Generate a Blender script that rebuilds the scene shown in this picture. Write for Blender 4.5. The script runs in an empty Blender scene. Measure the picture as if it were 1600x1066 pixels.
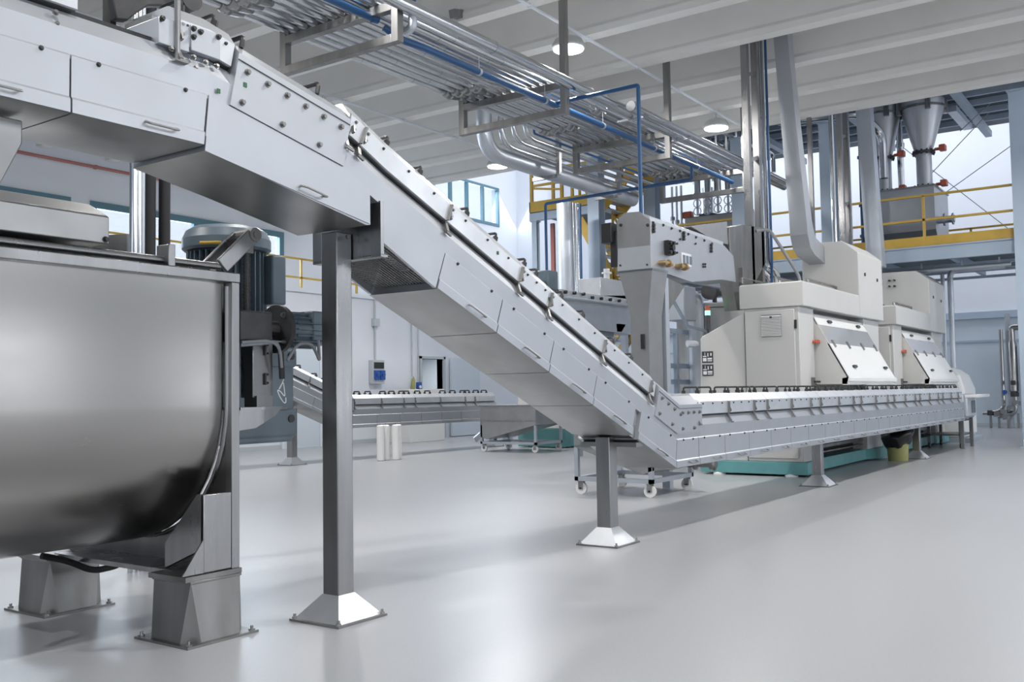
import bpy, bmesh, math, random
from mathutils import Vector, Matrix
random.seed(7)
S = bpy.context.scene
COL = S.collection
PI = math.pi

# ---------------------------------------------------------------- camera
FPX = 1513.93
ry, rx, rz = (math.radians(a) for a in (34.97286, 3.10715, -0.91167))
F_ = Vector((math.cos(rx)*math.cos(ry), math.cos(rx)*math.sin(ry), math.sin(rx)))
r_ = Vector((math.sin(ry), -math.cos(ry), 0)); u_ = r_.cross(F_)
R_ = r_*math.cos(rz) + u_*math.sin(rz)
U_ = u_*math.cos(rz) - r_*math.sin(rz)
EYE = Vector((0, 0, 1.2))
cam = bpy.data.cameras.new('camera'); camo = bpy.data.objects.new('camera', cam); COL.objects.link(camo)
cam.sensor_width = 36; cam.sensor_fit = 'HORIZONTAL'; cam.lens = FPX*36/1600
cam.clip_start = 0.05; cam.clip_end = 200
camo.matrix_world = Matrix.Translation(EYE) @ Matrix((R_, U_, -F_)).transposed().to_4x4()
S.camera = camo

# ---------------------------------------------------------------- world, light, exposure
S.view_settings.view_transform = 'Standard'; S.view_settings.look = 'None'
S.view_settings.gamma = 1; S.view_settings.use_curve_mapping = False
S.view_settings.exposure = 0.15
W = bpy.data.worlds.new('world'); S.world = W; W.use_nodes = True
nt = W.node_tree; nt.nodes.clear()
wo = nt.nodes.new('ShaderNodeOutputWorld'); wb = nt.nodes.new('ShaderNodeBackground')
tc = nt.nodes.new('ShaderNodeTexCoord'); sx = nt.nodes.new('ShaderNodeSeparateXYZ'); cr = nt.nodes.new('ShaderNodeValToRGB')
nt.links.new(tc.outputs['Generated'], sx.inputs[0]); nt.links.new(sx.outputs['Z'], cr.inputs[0])
cr.color_ramp.elements[0].position = 0.0; cr.color_ramp.elements[0].color = (.62, .64, .70, 1)
cr.color_ramp.elements[1].position = 0.5; cr.color_ramp.elements[1].color = (.88, .93, 1.0, 1)
nt.links.new(cr.outputs[0], wb.inputs[0]); wb.inputs[1].default_value = 1.25
nt.links.new(wb.outputs[0], wo.inputs[0])

def area(name, loc, target, sx_, sy_, power, col=(1, 1, 1), spread=180):
    l = bpy.data.lights.new(name, 'AREA'); l.shape = 'RECTANGLE'; l.size = sx_; l.size_y = sy_
    l.energy = power; l.color = col; l.spread = math.radians(spread)
    o = bpy.data.objects.new(name, l); COL.objects.link(o); o.location = loc
    o.rotation_euler = (Vector(target)-Vector(loc)).to_track_quat('-Z', 'Y').to_euler()
    return o
# daylight entering through the window bands of the left hand wall
area('window_daylight', (13, 20.6, 4.9), (11, 8, 0.5), 11, 1.3, 550, (.84, .91, 1))
area('window_daylight', (26, 20.6, 7.6), (18, 8, 0), 5, 1.4, 260, (.84, .91, 1))
# added fill outside invented openings of the unseen right wall and rear gate end
for x, w in ((-2.5, 3.5), (4, 3.5), (10.5, 3.5), (17, 3.5), (23.5, 3.5)):
    area('upper_side_fill', (x, -9.4, 5.9), (x, 0, 3), w, 2.0, 120, (.93, .96, 1))
for x in (-2.5, 4, 10.5, 17, 23.5):
    area('lower_side_fill', (x, -9.4, 1.2), (x, 0, 1.2), 2.3, 2.0, 55, (.93, .96, 1))
area('rear_fill', (-6.6, 1.5, 2.6), (0, 1.5, 2.4), 5, 3.8, 90, (.95, .97, 1))
# added overhead fill in the tall bay behind the last rib, left roofless
area('roof_bay_fill', (26, 10, 11.6), (26, 10, 0), 8, 14, 750, (.88, .93, 1))

# ---------------------------------------------------------------- pixel -> point on a plane of the room
def _hit(px, py, ax, v):
    d = R_*(px-800) - U_*(py-533) + F_*FPX
    return EYE + d*((v-EYE[ax])/d[ax])
def PX(px, py, v): return _hit(px, py, 0, v)
def PY(px, py, v): return _hit(px, py, 1, v)
def PZ(px, py, v): return _hit(px, py, 2, v)

# ---------------------------------------------------------------- mesh helpers
class MB:
    def __init__(s): s.b = bmesh.new()
    def poly(s, pts): return s.b.faces.new([s.b.verts.new(p) for p in pts])
    def loft(s, rings, cap=True, close=True):
        vs = [[s.b.verts.new(p) for p in r] for r in rings]; n = len(rings[0])
        for a, b in zip(vs, vs[1:]):
            for i in range(n if close else n-1):
                j = (i+1) % n
                s.b.faces.new((a[i], a[j], b[j], b[i]))
        if cap:
            s.b.faces.new(vs[0][::-1]); s.b.faces.new(vs[-1])
        return s
    def box(s, x0, x1, y0, y1, z0, z1):
        return s.loft([[(x0, y0, z), (x1, y0, z), (x1, y1, z), (x0, y1, z)] for z in (z0, z1)])
    def beam(s, a, b, w, h, up=(0, 0, 1)):
        a, b = Vector(a), Vector(b); d = (b-a).normalized(); up = Vector(up)
        if abs(d.dot(up)) > .99: up = Vector((1, 0, 0))
        x = d.cross(up).normalized(); y = x.cross(d)
        return s.loft([[p - x*w/2 - y*h/2, p + x*w/2 - y*h/2, p + x*w/2 + y*h/2, p - x*w/2 + y*h/2] for p in (a, b)])
    def prism(s, pts, v):
        v = Vector(v); return s.loft([[Vector(p) for p in pts], [Vector(p)+v for p in pts]])
    def cyl(s, a, b, r0, r1=None, n=14):
        a, b = Vector(a), Vector(b); r1 = r0 if r1 is None else r1
        return s.revolve(a, b-a, [(r0, 0), (r1, 1)], n)
    def revolve(s, a, ax, prof, n=20, cap=True):
        a, ax = Vector(a), Vector(ax); d = ax.normalized()
        x = d.cross(Vector((0, 0, 1)) if abs(d.z) < .9 else Vector((1, 0, 0))).normalized(); y = d.cross(x)
        rings = [[a + ax*h + x*(r*math.cos(2*PI*i/n)) + y*(r*math.sin(2*PI*i/n)) for i in range(n)] for r, h in prof]
        return s.loft(rings, cap)
    def tube(s, pts, r, n=10, bend=0, cap=True):
        pts = [Vector(p) for p in pts]
        if bend:
            q = [pts[0]]
            for a, m, b in zip(pts, pts[1:], pts[2:]):
                u, v = (a-m).normalized(), (b-m).normalized()
                k = min(bend, (a-m).length*.49, (b-m).length*.49)
                p0, p1 = m+u*k, m+v*k
                for i in range(6):
                    t = i/5; q.append(p0*(1-t)**2 + m*2*t*(1-t) + p1*t*t)
            q.append(pts[-1]); pts = q
        rings = []; x = None
        for i, p in enumerate(pts):
            d = (pts[min(i+1, len(pts)-1)] - pts[max(i-1, 0)]).normalized()
            if x is None:
                x = d.cross(Vector((0, 0, 1)) if abs(d.z) < .9 else Vector((1, 0, 0))).normalized()
            else:
                x = (x - d*x.dot(d)).normalized()
            y = d.cross(x)
            rings.append([p + x*(r*math.cos(2*PI*j/n)) + y*(r*math.sin(2*PI*j/n)) for j in range(n)])
        return s.loft(rings, cap)
    def ball(s, c, r, n=12, sz=1):
        prof = [(max(r*math.sin(PI*i/8), r*.01), -r*sz*math.cos(PI*i/8)) for i in range(9)]
        return s.revolve(Vector(c), (0, 0, 1), prof, n)
    def bolt(s, p, d, r=.008, h=.006):
        p, d = Vector(p), Vector(d).normalized()
        s.cyl(p, p+d*h*.4, r*1.5, n=10); s.cyl(p+d*h*.3, p+d*h*1.6, r, n=6); return s

ORG = {}
def part(name, mb, mat, parent=None, bevel=0, label=None, kind=None, smooth=24):
    me = bpy.data.meshes.new(name)
    bmesh.ops.recalc_face_normals(mb.b, faces=mb.b.faces)
    o = bpy.data.objects.new(name, me); COL.objects.link(o)
    org = Vector((0, 0, 0))
    if parent is not None:
        org = ORG[parent.name]; o.parent = parent; ORG[o.name] = org
    else:
        vs = [v.co for v in mb.b.verts]
        org = Vector(((min(v.x for v in vs)+max(v.x for v in vs))/2, (min(v.y for v in vs)+max(v.y for v in vs))/2, min(v.z for v in vs)))
        o.location = org; ORG[o.name] = org
    bmesh.ops.translate(mb.b, verts=mb.b.verts, vec=-org)
    mb.b.to_mesh(me); mb.b.free(); me.materials.append(mat)
    if smooth:
        me.shade_smooth(); me.set_sharp_from_angle(angle=math.radians(smooth))
    if bevel:
        m = o.modifiers.new('bevel', 'BEVEL'); m.width = bevel; m.segments = 2; m.limit_method = 'ANGLE'; m.angle_limit = math.radians(40)
    if label: o['label'] = label
    if kind: o['kind'] = kind
    return o
def thing(name, label, cat, loc, group=None):
    o = bpy.data.objects.new(name, None); COL.objects.link(o); o.location = loc
    o.empty_display_size = .1; o['label'] = label; o['category'] = cat
    if group: o['group'] = group
    ORG[o.name] = Vector(loc); return o
def single(name, mb, mat, label, cat, group=None, bevel=0, kind=None):
    o = part(name, mb, mat, None, bevel); o['label'] = label; o['category'] = cat
    if group: o['group'] = group
    if kind: o['kind'] = kind
    return o
def struct(name, mb, mat, parent=None, bevel=0):
    o = part(name, mb, mat, parent, bevel)
    if parent is None: o['kind'] = 'structure'
    return o
def kids(o): return list(o.children)
def dup(o, off, label=None, group=None, parent=None):
    c = o.copy(); COL.objects.link(c)
    if parent is None:
        c.location = Vector(o.location) + Vector(off)
        if label: c['label'] = label
        if group: c['group'] = group
    else: c.parent = parent
    for k in kids(o): dup(k, (0, 0, 0), parent=c)
    return c

# ---------------------------------------------------------------- materials
def mat(name, col, rough=.5, metal=0, noise=0, nscale=6, stretch=(1, 1, 1), rvar=0, bump=0, coat=0, emit=None, es=0, trans=0, alpha=1, col2=None, spec=.5):
    m = bpy.data.materials.new(name); m.use_nodes = True; t = m.node_tree; p = t.nodes['Principled BSDF']
    p.inputs['Base Color'].default_value = (*col, 1); p.inputs['Roughness'].default_value = rough; p.inputs['Metallic'].default_value = metal
    p.inputs['Coat Weight'].default_value = coat; p.inputs['Transmission Weight'].default_value = trans; p.inputs['Alpha'].default_value = alpha
    p.inputs['Specular IOR Level'].default_value = spec
    if emit: p.inputs['Emission Color'].default_value = (*emit, 1); p.inputs['Emission Strength'].default_value = es
    if noise or rvar or bump:
        c = t.nodes.new('ShaderNodeTexCoord'); mp = t.nodes.new('ShaderNodeMapping'); n = t.nodes.new('ShaderNodeTexNoise')
        mp.inputs['Scale'].default_value = stretch; n.inputs['Scale'].default_value = nscale; n.inputs['Detail'].default_value = 6
        t.links.new(c.outputs['Object'], mp.inputs[0]); t.links.new(mp.outputs[0], n.inputs[0])
        if noise:
            mx = t.nodes.new('ShaderNodeMix'); mx.data_type = 'RGBA'
            r = t.nodes.new('ShaderNodeMapRange'); r.inputs[1].default_value = .35; r.inputs[2].default_value = .68
            t.links.new(n.outputs[0], r.inputs[0]); t.links.new(r.outputs[0], mx.inputs[0])
            mx.inputs[6].default_value = (*col, 1); c2 = col2 or tuple(v*(1-noise) for v in col); mx.inputs[7].default_value = (*c2, 1)
            t.links.new(mx.outputs[2], p.inputs['Base Color'])
        if rvar:
            r = t.nodes.new('ShaderNodeMapRange'); r.inputs[1].default_value = .1; r.inputs[2].default_value = .9
            r.inputs[3].default_value = max(rough-rvar, .02); r.inputs[4].default_value = rough+rvar
            t.links.new(n.outputs[0], r.inputs[0]); t.links.new(r.outputs[0], p.inputs['Roughness'])
        if bump:
            b = t.nodes.new('ShaderNodeBump'); b.inputs['Strength'].default_value = bump; b.inputs['Distance'].default_value = .01
            t.links.new(n.outputs[0], b.inputs['Height']); t.links.new(b.outputs[0], p.inputs['Normal'])
    return m
M = dict(
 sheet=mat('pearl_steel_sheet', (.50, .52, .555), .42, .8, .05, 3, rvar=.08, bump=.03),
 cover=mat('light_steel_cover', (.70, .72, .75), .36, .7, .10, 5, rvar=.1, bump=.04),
 under=mat('plain_and_shaded_steel', (.44, .44, .44), .36, .85, .12, 4, rvar=.08),  # plain steel, also the painted shade on undersides of trays and covers
 steel=mat('brushed_steel', (.40, .40, .405), .30, 1, .22, 7, (1, 1, .12), rvar=.1),
 tank=mat('polished_steel', (.40, .39, .38), .25, 1, .14, 2.2, (.4, 1, 1), rvar=.05),
 frame=mat('mill_steel', (.33, .325, .32), .38, 1, .3, 5, (1, 1, .3), rvar=.1),
 pipe=mat('silver_pipe', (.66, .68, .71), .18, 1, .1, 4, rvar=.06),
 galv=mat('galvanised_steel', (.56, .60, .66), .42, .75, .08, 3, rvar=.06),
 floor=mat('epoxy_floor', (.385, .393, .412), .29, 0, .05, 60, spec=.4),
 ceil=mat('ceiling_concrete', (.80, .79, .77), .8, 0, .06, 1.5),
 wall=mat('white_wall', (.74, .77, .83), .7, 0, .03, 1),
 wall2=mat('grey_wall_panel', (.60, .67, .74), .6, 0, .05, 1),
 cream=mat('cream_enamel', (.57, .565, .55), .35, 0, .03, 2),
 white=mat('white_enamel', (.80, .80, .79), .32, 0, .02, 2),
 teal=mat('teal_paint', (.13, .35, .36), .4, 0, .15, 3),
 yellow=mat('yellow_paint', (.62, .40, .07), .45, 0, .12, 4),
 blue=mat('blue_pipe_paint', (.02, .09, .23), .35, 0, .1, 4),
 bgrey=mat('blue_grey_enamel', (.135, .18, .22), .38, 0, .2, 5, rvar=.08),
 dark=mat('dark_cast_iron', (.07, .07, .075), .5, .4, .3, 12),
 black=mat('black_plastic', (.02, .02, .022), .4),
 rubber=mat('black_rubber', (.015, .015, .017), .6),
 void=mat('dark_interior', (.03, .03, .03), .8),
 wframe=mat('blue_window_frame', (.10, .21, .27), .45),
 glass=mat('window_glass', (.92, .96, 1), .02, 0, trans=1, spec=.5),
 hglass=mat('machine_glass', (.62, .64, .68), .12, .3, alpha=.75),
 lamp=mat('lamp_lens', (1, 1, 1), .3, emit=(1, .97, .93), es=9),
 lampb=mat('lamp_body', (.55, .56, .56), .4, .6),
 door=mat('door_paint', (.62, .69, .76), .5),
 room=mat('back_room_wall', (.36, .40, .44), .7),
 steelb=mat('pale_blue_steel_paint', (.40, .48, .58), .5, 0, .06, 2),
 red=mat('red_orange_paint', (.55, .13, .07), .45, 0, .2, 8),
 redpipe=mat('dull_red_paint', (.42, .16, .14), .5),
 bag=mat('black_bin_bag', (.012, .012, .014), .22, bump=.6, nscale=9),
 olive=mat('olive_plastic', (.36, .36, .13), .5),
 boxb=mat('socket_blue', (.03, .10, .38), .4),
 lgrey=mat('light_grey_plastic', (.50, .54, .57), .5),
 green=mat('green_sticker', (.03, .12, .06), .5),
 glow=mat('green_signal', (.3, 1, .6), .3, emit=(.25, 1, .55), es=1.6),
 label=mat('black_white_label', (.05, .05, .06), .5),
 paper=mat('label_white', (.75, .76, .78), .5),
 deck=mat('dark_deck_underside', (.10, .13, .16), .6, 0, .2, 5),
 brass=mat('brass', (.5, .36, .2), .35, .9),
 cable=mat('grey_cable', (.25, .26, .28), .5),
 wire=mat('white_wire', (.8, .8, .8), .5),
)
# ---------------------------------------------------------------- the building
def glass_fix(m):
    t = m.node_tree; out = t.nodes['Material Output']; g = t.nodes.new('ShaderNodeBsdfGlossy'); g.inputs['Roughness'].default_value = .03
    tr = t.nodes.new('ShaderNodeBsdfTransparent'); tr.inputs[0].default_value = (.93, .97, 1, 1); mx = t.nodes.new('ShaderNodeMixShader'); mx.inputs[0].default_value = .08
    t.links.new(tr.outputs[0], mx.inputs[1]); t.links.new(g.outputs[0], mx.inputs[2]); t.links.new(mx.outputs[0], out.inputs[0])
glass_fix(M['glass'])
YW, YU, XF = 17.33, 19.5, 31.5
b = MB(); b.box(-6, XF, -9, YW, -.2, 0); struct('floor', b, M['floor'])
b = MB()
for x0, x1, z0, z1 in ((-6, 20.37, 0, 3.8), (21.32, XF, 0, 3.8), (20.37, 21.32, 2.2, 3.8)): b.box(x0, x1, YW, YW+.2, z0, z1)
b.box(-6, XF, YW-.06, YW+.25, 3.7, 3.8)
b.box(-6, XF, YW+.2, YU, 3.55, 3.7)
wl = struct('wall_left', b, M['wall'])
wA = (11.9, 17.4, 4.1, 5.55); wC = (5.0, 11.45, 4.1, 5.55); wB = (23.6, 27.2, 7.0, 8.35)
b = MB()
b.box(-6, wC[0], YU, YU+.3, 3.6, 12); b.box(wC[0], wC[1], YU, YU+.3, 3.6, wC[2]); b.box(wC[0], wC[1], YU, YU+.3, wC[3], 12); b.box(wC[1], wA[0], YU, YU+.3, 3.6, 12); b.box(wA[0], wA[1], YU, YU+.3, 3.6, wA[2]); b.box(wA[0], wA[1], YU, YU+.3, wA[3], 12)
b.box(wA[1], wB[0], YU, YU+.3, 3.6, 12); b.box(wB[0], wB[1], YU, YU+.3, 3.6, wB[2]); b.box(wB[0], wB[1], YU, YU+.3, wB[3], 12)
b.box(wB[1], XF, YU, YU+.3, 3.6, 12)
b.box(28.3, 29.3, YU-.7, YU, 3.6, 12)
struct('wall_left_upper', b, M['wall'])
b = MB(); b.box(XF, XF+.2, -9, YU, 3.4, 12); struct('wall_far', b, M['wall'])
b = MB(); b.box(XF, XF+.2, -9, YU, 0, 3.2); struct('wall_far_lower', b, M['wall2'])
b = MB(); b.box(XF-.12, XF+.2, -9, YU, 3.2, 3.4); struct('trim_1', b, M['steelb'])
b = MB(); b.box(XF-.03, XF+.2, -9, YU, 2.5, 2.56); struct('trim_2', b, M['steelb'])
b = MB(); b.box(XF-.05, XF+.1, -9, YW, 0, .12); struct('baseboard_far', b, M['lgrey'])
b = MB(); b.box(-6, 15.4, YW-.02, YW, 0, .1); b.box(16.65, 20.3, YW-.02, YW, 0, .1); b.box(23, XF, YW-.02, YW, 0, .1); struct('baseboard_left', b, M['lgrey'])
# windows
def window(n, x0, x1, z0, z1, nm, fw=.15, y=YU):
    b = MB(); t = fw
    b.box(x0, x1, y-.03, y+.08, z0, z0+t); b.box(x0, x1, y-.03, y+.08, z1-t, z1)
    for i in range(nm+1):
        x = x0+(x1-x0-t)*i/nm; b.box(x, x+t, y-.03, y+.08, z0+t, z1-t)
    w = struct('window_%d' % n, b, M['wframe'])
    b = MB(); b.box(x0, x1, y+.02, y+.03, z0, z1); part('window_glass', b, M['glass'], w)
    return w
window(1, *wA, 2); window(2, *wB, 4, .09); window(3, *wC, 3)
# right hand wall and gate end, seen in reflections only: openings invented for fill light and for reflections
b = MB(); xs = [-6]+[v for x in (-2.5, 4, 10.5, 17, 23.5) for v in (x-1.75, x+1.75)]+[XF]
for a, c in zip(xs[::2], xs[1::2]): b.box(a, c, -9.2, -9, 0, 12 if a > 18 else 7.4)
for x in (-2.5, 4, 10.5, 17, 23.5): b.box(x-1.75, x-1.2, -9.2, -9, 0, 4.8); b.box(x+1.2, x+1.75, -9.2, -9, 0, 4.8); b.box(x-1.2, x+1.2, -9.2, -9, 2.2, 4.8); b.box(x-1.75, x+1.75, -9.2, -9, 7.0, 7.4)
struct('wall_right', b, M['room'])
b = MB(); b.box(-6.2, -6, -9, -1, 0, 7.4); b.box(-6.2, -6, 4, YU, 0, 7.4); b.box(-6.2, -6, -1, 4, 4.5, 7.4); b.box(-6.2, -6, -1, 4, 0, .7); struct('wall_back', b, M['wall2'])
# doors
b = MB(); b.box(15.42, 16.55, YW-.05, YW, 0, 2.68); d = struct('door_1', b, M['door'])
b = MB(); b.box(15.36, 15.42, YW-.07, YW, 0, 2.75); b.box(16.55, 16.61, YW-.07, YW, 0, 2.75); b.box(15.36, 16.61, YW-.07, YW, 2.68, 2.75); part('door_frame', b, M['wall'], d)
b = MB(); b.box(16.1, 16.4, YW-.12, YW-.05, 2.48, 2.55); b.beam((16.35, YW-.12, 2.56), (16.05, YW-.2, 2.58), .03, .02); part('door_closer', b, M['lgrey'], d)
b = MB(); b.box(20.30, 20.37, YW-.06, YW+.2, 0, 2.27); b.box(21.32, 21.39, YW-.06, YW+.2, 0, 2.27); b.box(20.30, 21.39, YW-.06, YW+.2, 2.2, 2.27)
d = struct('door_2', b, M['lgrey'])
b = MB(); b.box(20.42, 20.46, YW+.2, YW+1.1, 0.02, 2.18); part('door_leaf', b, M['door'], d)
b = MB(); b.box(20, 20.05, YW+.25, YW+3.3, 0, 2.6); b.box(20, 23.6, YW+3.2, YW+3.3, 0, 2.6); b.box(20, 23.6, YW+.2, YW+3.3, 2.5, 2.6); b.box(20, 23.6, YW+.2, YW+3.3, -.1, 0)
b.box(23.5, 23.6, YW+.2, YW+3.3, 0, 2.6)
struct('wall_back_room', b, M['room'])
l = area('back_room_fill', (22, YW+1.8, 2.45), (22, YW+1.8, 0), 1.2, .3, 60)  # fill light added to brighten the room behind the open doorway
b = MB(); b.box(21.6, 22.95, YW-.1, YW-.04, .02, 2.24); d = struct('door_3', b, M['door'])
b = MB(); b.cyl((21.75, YW-.1, 1.05), (21.75, YW-.16, 1.05), .02); b.box(21.74, 21.9, YW-.18, YW-.15, 1.04, 1.07); part('door_handle', b, M['dark'], d)
# ceiling: deep concrete ribs and slab
b = MB(); b.box(-6, 18.8, -9, YU, 7.4, 7.6); struct('ceiling', b, M['ceil'])
RIBS = [18.57-1.57*i for i in range(15)]
for i, x in enumerate(RIBS):
    b = MB()
    prof = [(x, 7.4), (x, 6.66), (x-.035, 6.60), (x-.035, 6.5), (x+.2, 6.5), (x+.2, 6.60), (x+.165, 6.66), (x+.165, 7.4)]
    b.prism([(p[0], -9, p[1]) for p in prof], (0, YU+9, 0))
    struct('ceiling_rib', b, M['ceil'])
# high bay lamps, hung on the ribs, and the conduits that feed them
def lamp(x, y, label, vis=True):
    t = thing('high_bay_lamp', label, 'ceiling lamp', (x, y, 6.2), 'high bay lamps under the ceiling')
    b = MB(); b.revolve((x, y, 6.16), (0, 0, 1), [(.235, 0), (.25, .02), (.24, .06), (.2, .13), (.12, .17), (.05, .19)], 28); part('lamp_shade', b, M['lampb'], t)
    b = MB(); b.cyl((x, y, 6.145), (x, y, 6.16), .215, n=28); part('lamp_lens', b, M['lamp'], t)
    b = MB(); b.tube([(x-.2, y, 6.24), (x-.13, y, 6.36), (x, y, 6.38), (x+.13, y, 6.36), (x+.2, y, 6.24)], .009, 6); b.cyl((x, y, 6.36), (x, y, 6.5), .012); part('lamp_bracket', b, M['lampb'], t)
    l = bpy.data.lights.new('lamp_light', 'AREA'); l.shape = 'DISK'; l.size = .42; l.energy = 150; l.color = (1, .98, .95); l.spread = math.radians(170)
    o = bpy.data.objects.new('lamp_light', l); COL.objects.link(o); o.parent = t; o.location = (0, 0, -.06)
for x, y, s in ((11.78, 7.16, 'round high bay lamp beside the post of the second pipe rack frame'), (17.1, 7.16, 'round high bay lamp under the last ceiling rib near the end of the rack'),
             (17.0, 12.2, 'round high bay lamp near the left wall window, beside the bent ventilation duct')):
    lamp(x, y, s)
for x, y in ((6.4, 7.16), (6.4, 1.6), (11.78, 1.6), (17.1, 1.6), (1.2, 7.16), (1.2, 1.6), (11.8, 12.2), (6.4, 12.2)):
    lamp(x, y, 'round high bay lamp of the ceiling grid outside the picture')
for y, s in ((7.16, 'thin white conduit along the ceiling feeding the lamps over the pipe rack'), (12.2, 'thin white conduit along the ceiling feeding the lamp by the left wall')):
    b = MB(); b.cyl((-3, y, 6.475), (18.6, y, 6.475), .022, n=8)
    for x in RIBS[:13]: b.box(x+.05, x+.1, y-.03, y+.03, 6.45, 6.502)
    single('ceiling_conduit', b, M['wall'], s, 'conduit')
# railing on the flat roof of the left hand rooms
def railing(name, label, pts, h=1.05, kick=.16, posts=None, rails=(1.0, .52), r=.025, group=None, kickb=True):
    p0 = Vector(pts[0]); t = thing(name, label, 'railing', p0, group); d = [Vector(p) for p in pts]
    for a, c in zip(d, d[1:]):
        n = max(1, round((c-a).length/(posts or 1.3)))
        for i in range(n+1):
            q = a+(c-a)*i/n; b = MB(); b.beam(q, q+Vector((0, 0, h)), .05, .05, (c-a)); part('post', b, M['yellow'], t)
        for f in rails:
            b = MB(); b.beam(a+Vector((0, 0, h*f)), c+Vector((0, 0, h*f)), .05, .045); part('rail', b, M['yellow'], t)
        if kickb:
            b = MB(); b.beam(a+Vector((0, 0, kick/2+.01)), c+Vector((0, 0, kick/2+.01)), .012, kick); part('kick_board', b, M['yellow'], t)
    return t
railing('yellow_railing', 'yellow pipe railing on the flat roof below the left wall windows', [(9, 18.4, 3.7), (21, 18.4, 3.7)], 1.0, posts=2.0)
# electric boxes on the left wall
def wallbox(x, z0, z1, w, label):
    t = thing('socket_cabinet', label, 'electric box', (x, YW, z0))
    b = MB(); b.box(x-w/2, x+w/2, YW-.16, YW-.003, z0, z1); part('enclosure', b, M['lgrey'], t, .01)
    b = MB(); b.box(x-w/2+.04, x+w/2-.04, YW-.175, YW-.16, z1-.22, z1-.06); part('breaker_window', b, M['void'], t)
    for s in (-1, 1):
        b = MB(); b.box(x+s*.1-.085, x+s*.1+.085, YW-.22, YW-.16, z0+.1, z1-.27); b.cyl((x+s*.1, YW-.2, z0+.25), (x+s*.1, YW-.26, z0+.22), .05); part('socket', b, M['boxb'], t)
    b = MB(); b.cyl((x, YW-.04, z1), (x, YW-.04, 3.2), .025, n=8); b.box(x-.1, x+.1, YW-.12, YW-.003, 3.0, 3.2); b.cyl((x, YW-.04, 3.2), (x, YW-.04, 3.7), .025, n=8); part('conduit', b, M['lgrey'], t)
p = PY(585, 600, YW); q = PY(585, 563, YW)
wallbox(p.x, p.z, q.z, .44, 'grey wall box with two blue sockets and a vertical conduit on the left wall')
x = PY(656, 600, YW).x
t = thing('wall_switch', 'small blue round switch on the wall beside the open doorway', 'switch', (x-.1, YW, 1.3))
b = MB(); b.box(x-.16, x-.01, YW-.08, YW-.003, 1.3, 1.55); part('housing', b, M['boxb'], t); b = MB(); b.cyl((x-.085, YW-.08, 1.42), (x-.085, YW-.1, 1.42), .045); part('knob', b, M['white'], t)
b = MB(); b.cyl((x-.085, YW-.03, 1.55), (x-.085, YW-.03, 3.7), .02, n=8); part('conduit', b, M['lgrey'], t)
b = MB(); b.cyl((x-.35, YW-.03, 1.7), (x-.35, YW-.03, 3.7), .02, n=8); single('wall_conduit', b, M['lgrey'], 'thin grey conduit on the left wall just left of the blue switch', 'conduit')
b = MB()
b.revolve((x-.42, YW-.09, 1.16), (.06, 0, .55), [(.015, 0), (.05, .25), (.06, .5), (.05, .8), (.01, 1)], 8)
single('hanging_brush', b, M['olive'], 'olive green brush hanging on the wall left of the doorway', 'brush')
b = MB(); a = PY(510, 470, YW)
b.cyl((17.2, YW-.03, .5), (17.2, YW-.03, 3.7), .02, n=8); b.box(17.08, 17.3, YW-.1, YW-.003, 1.25, 1.45); single('wall_conduit', b, M['brass'], 'thin brownish conduit with small box on the wall right of the left door', 'conduit')
b = MB(); b.cyl((-5, YU-.06, 6.3), (17.5, YU-.06, 6.3), .035, n=8)
for xx in range(-4, 18, 2): b.box(xx-.03, xx+.03, YU-.09, YU-.002, 6.26, 6.34)
single('red_pipe', b, M['redpipe'], 'thin dull red pipe running high along the left upper wall', 'pipe')
# ---------------------------------------------------------------- belt conveyors
Zv = Vector((0, 0, 1))
class Path:
    """upper edge line of the tray, (x, z) corner points; at(x) gives point and mitred normal"""
    def __init__(s, pts):
        s.p = [Vector(q) for q in pts]; s.n = []
        for i in range(len(s.p)-1):
            d = (s.p[i+1]-s.p[i]).normalized(); s.n.append(Vector((-d.y, d.x)))
    def seg(s, x):
        for i in range(len(s.p)-1):
            if x <= s.p[i+1].x+1e-6: return i
        return len(s.p)-2
    def at(s, x):
        i = s.seg(x); a, c = s.p[i], s.p[i+1]; t = (x-a.x)/(c.x-a.x); q = a+(c-a)*t; n = s.n[i]
        j = i if abs(x-c.x) < .012 else (i-1 if abs(x-a.x) < .012 else -1)
        if 0 <= j and j+1 < len(s.n):
            m = (s.n[j]+s.n[j+1]).normalized(); n = m/m.dot(s.n[j])
        return q, n
    def stations(s, x0, x1):
        xs = [x0]+[q.x for q in s.p if x0+1e-3 < q.x < x1-1e-3]+[x1]
        return [s.at(x) for x in xs]
    def sweep(s, b, x0, x1, prof, miter=True):
        rings = []
        for q, n in s.stations(x0, x1):
            rings.append([(q.x+n.x*o, y, q.y+n.y*o) for y, o in prof])
        b.loft(rings)
    def pt(s, x, y, o):
        q, n = s.at(x); return Vector((q.x+n.x*o, y, q.y+n.y*o))
def sym(yn, yf, half):
    """closed cross-section from the (inset, offset) points of one side"""
    return [(yn+i, o) for i, o in half]+[(yf-i, o) for i, o in half[::-1]]
def bow_handle(b, c, along, up, L=.13, h=.045, r=.007):
    c, along, up = Vector(c), Vector(along).normalized(), Vector(up).normalized()
    a0, a1 = c-along*L/2, c+along*L/2
    b.tube([a0, a0+up*h, a1+up*h, a1], r, 7, bend=.02)
SCREWS = []; REST = MB()
def screw(p, r, parent, root):
    if len(SCREWS) < 95:
        b = MB(); b.bolt(p, (0, -1, 0), r); SCREWS.append(part('screw', b, M['dark'], parent))
    else: REST.bolt(p, (0, -1, 0), r); REST.used = True
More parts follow.
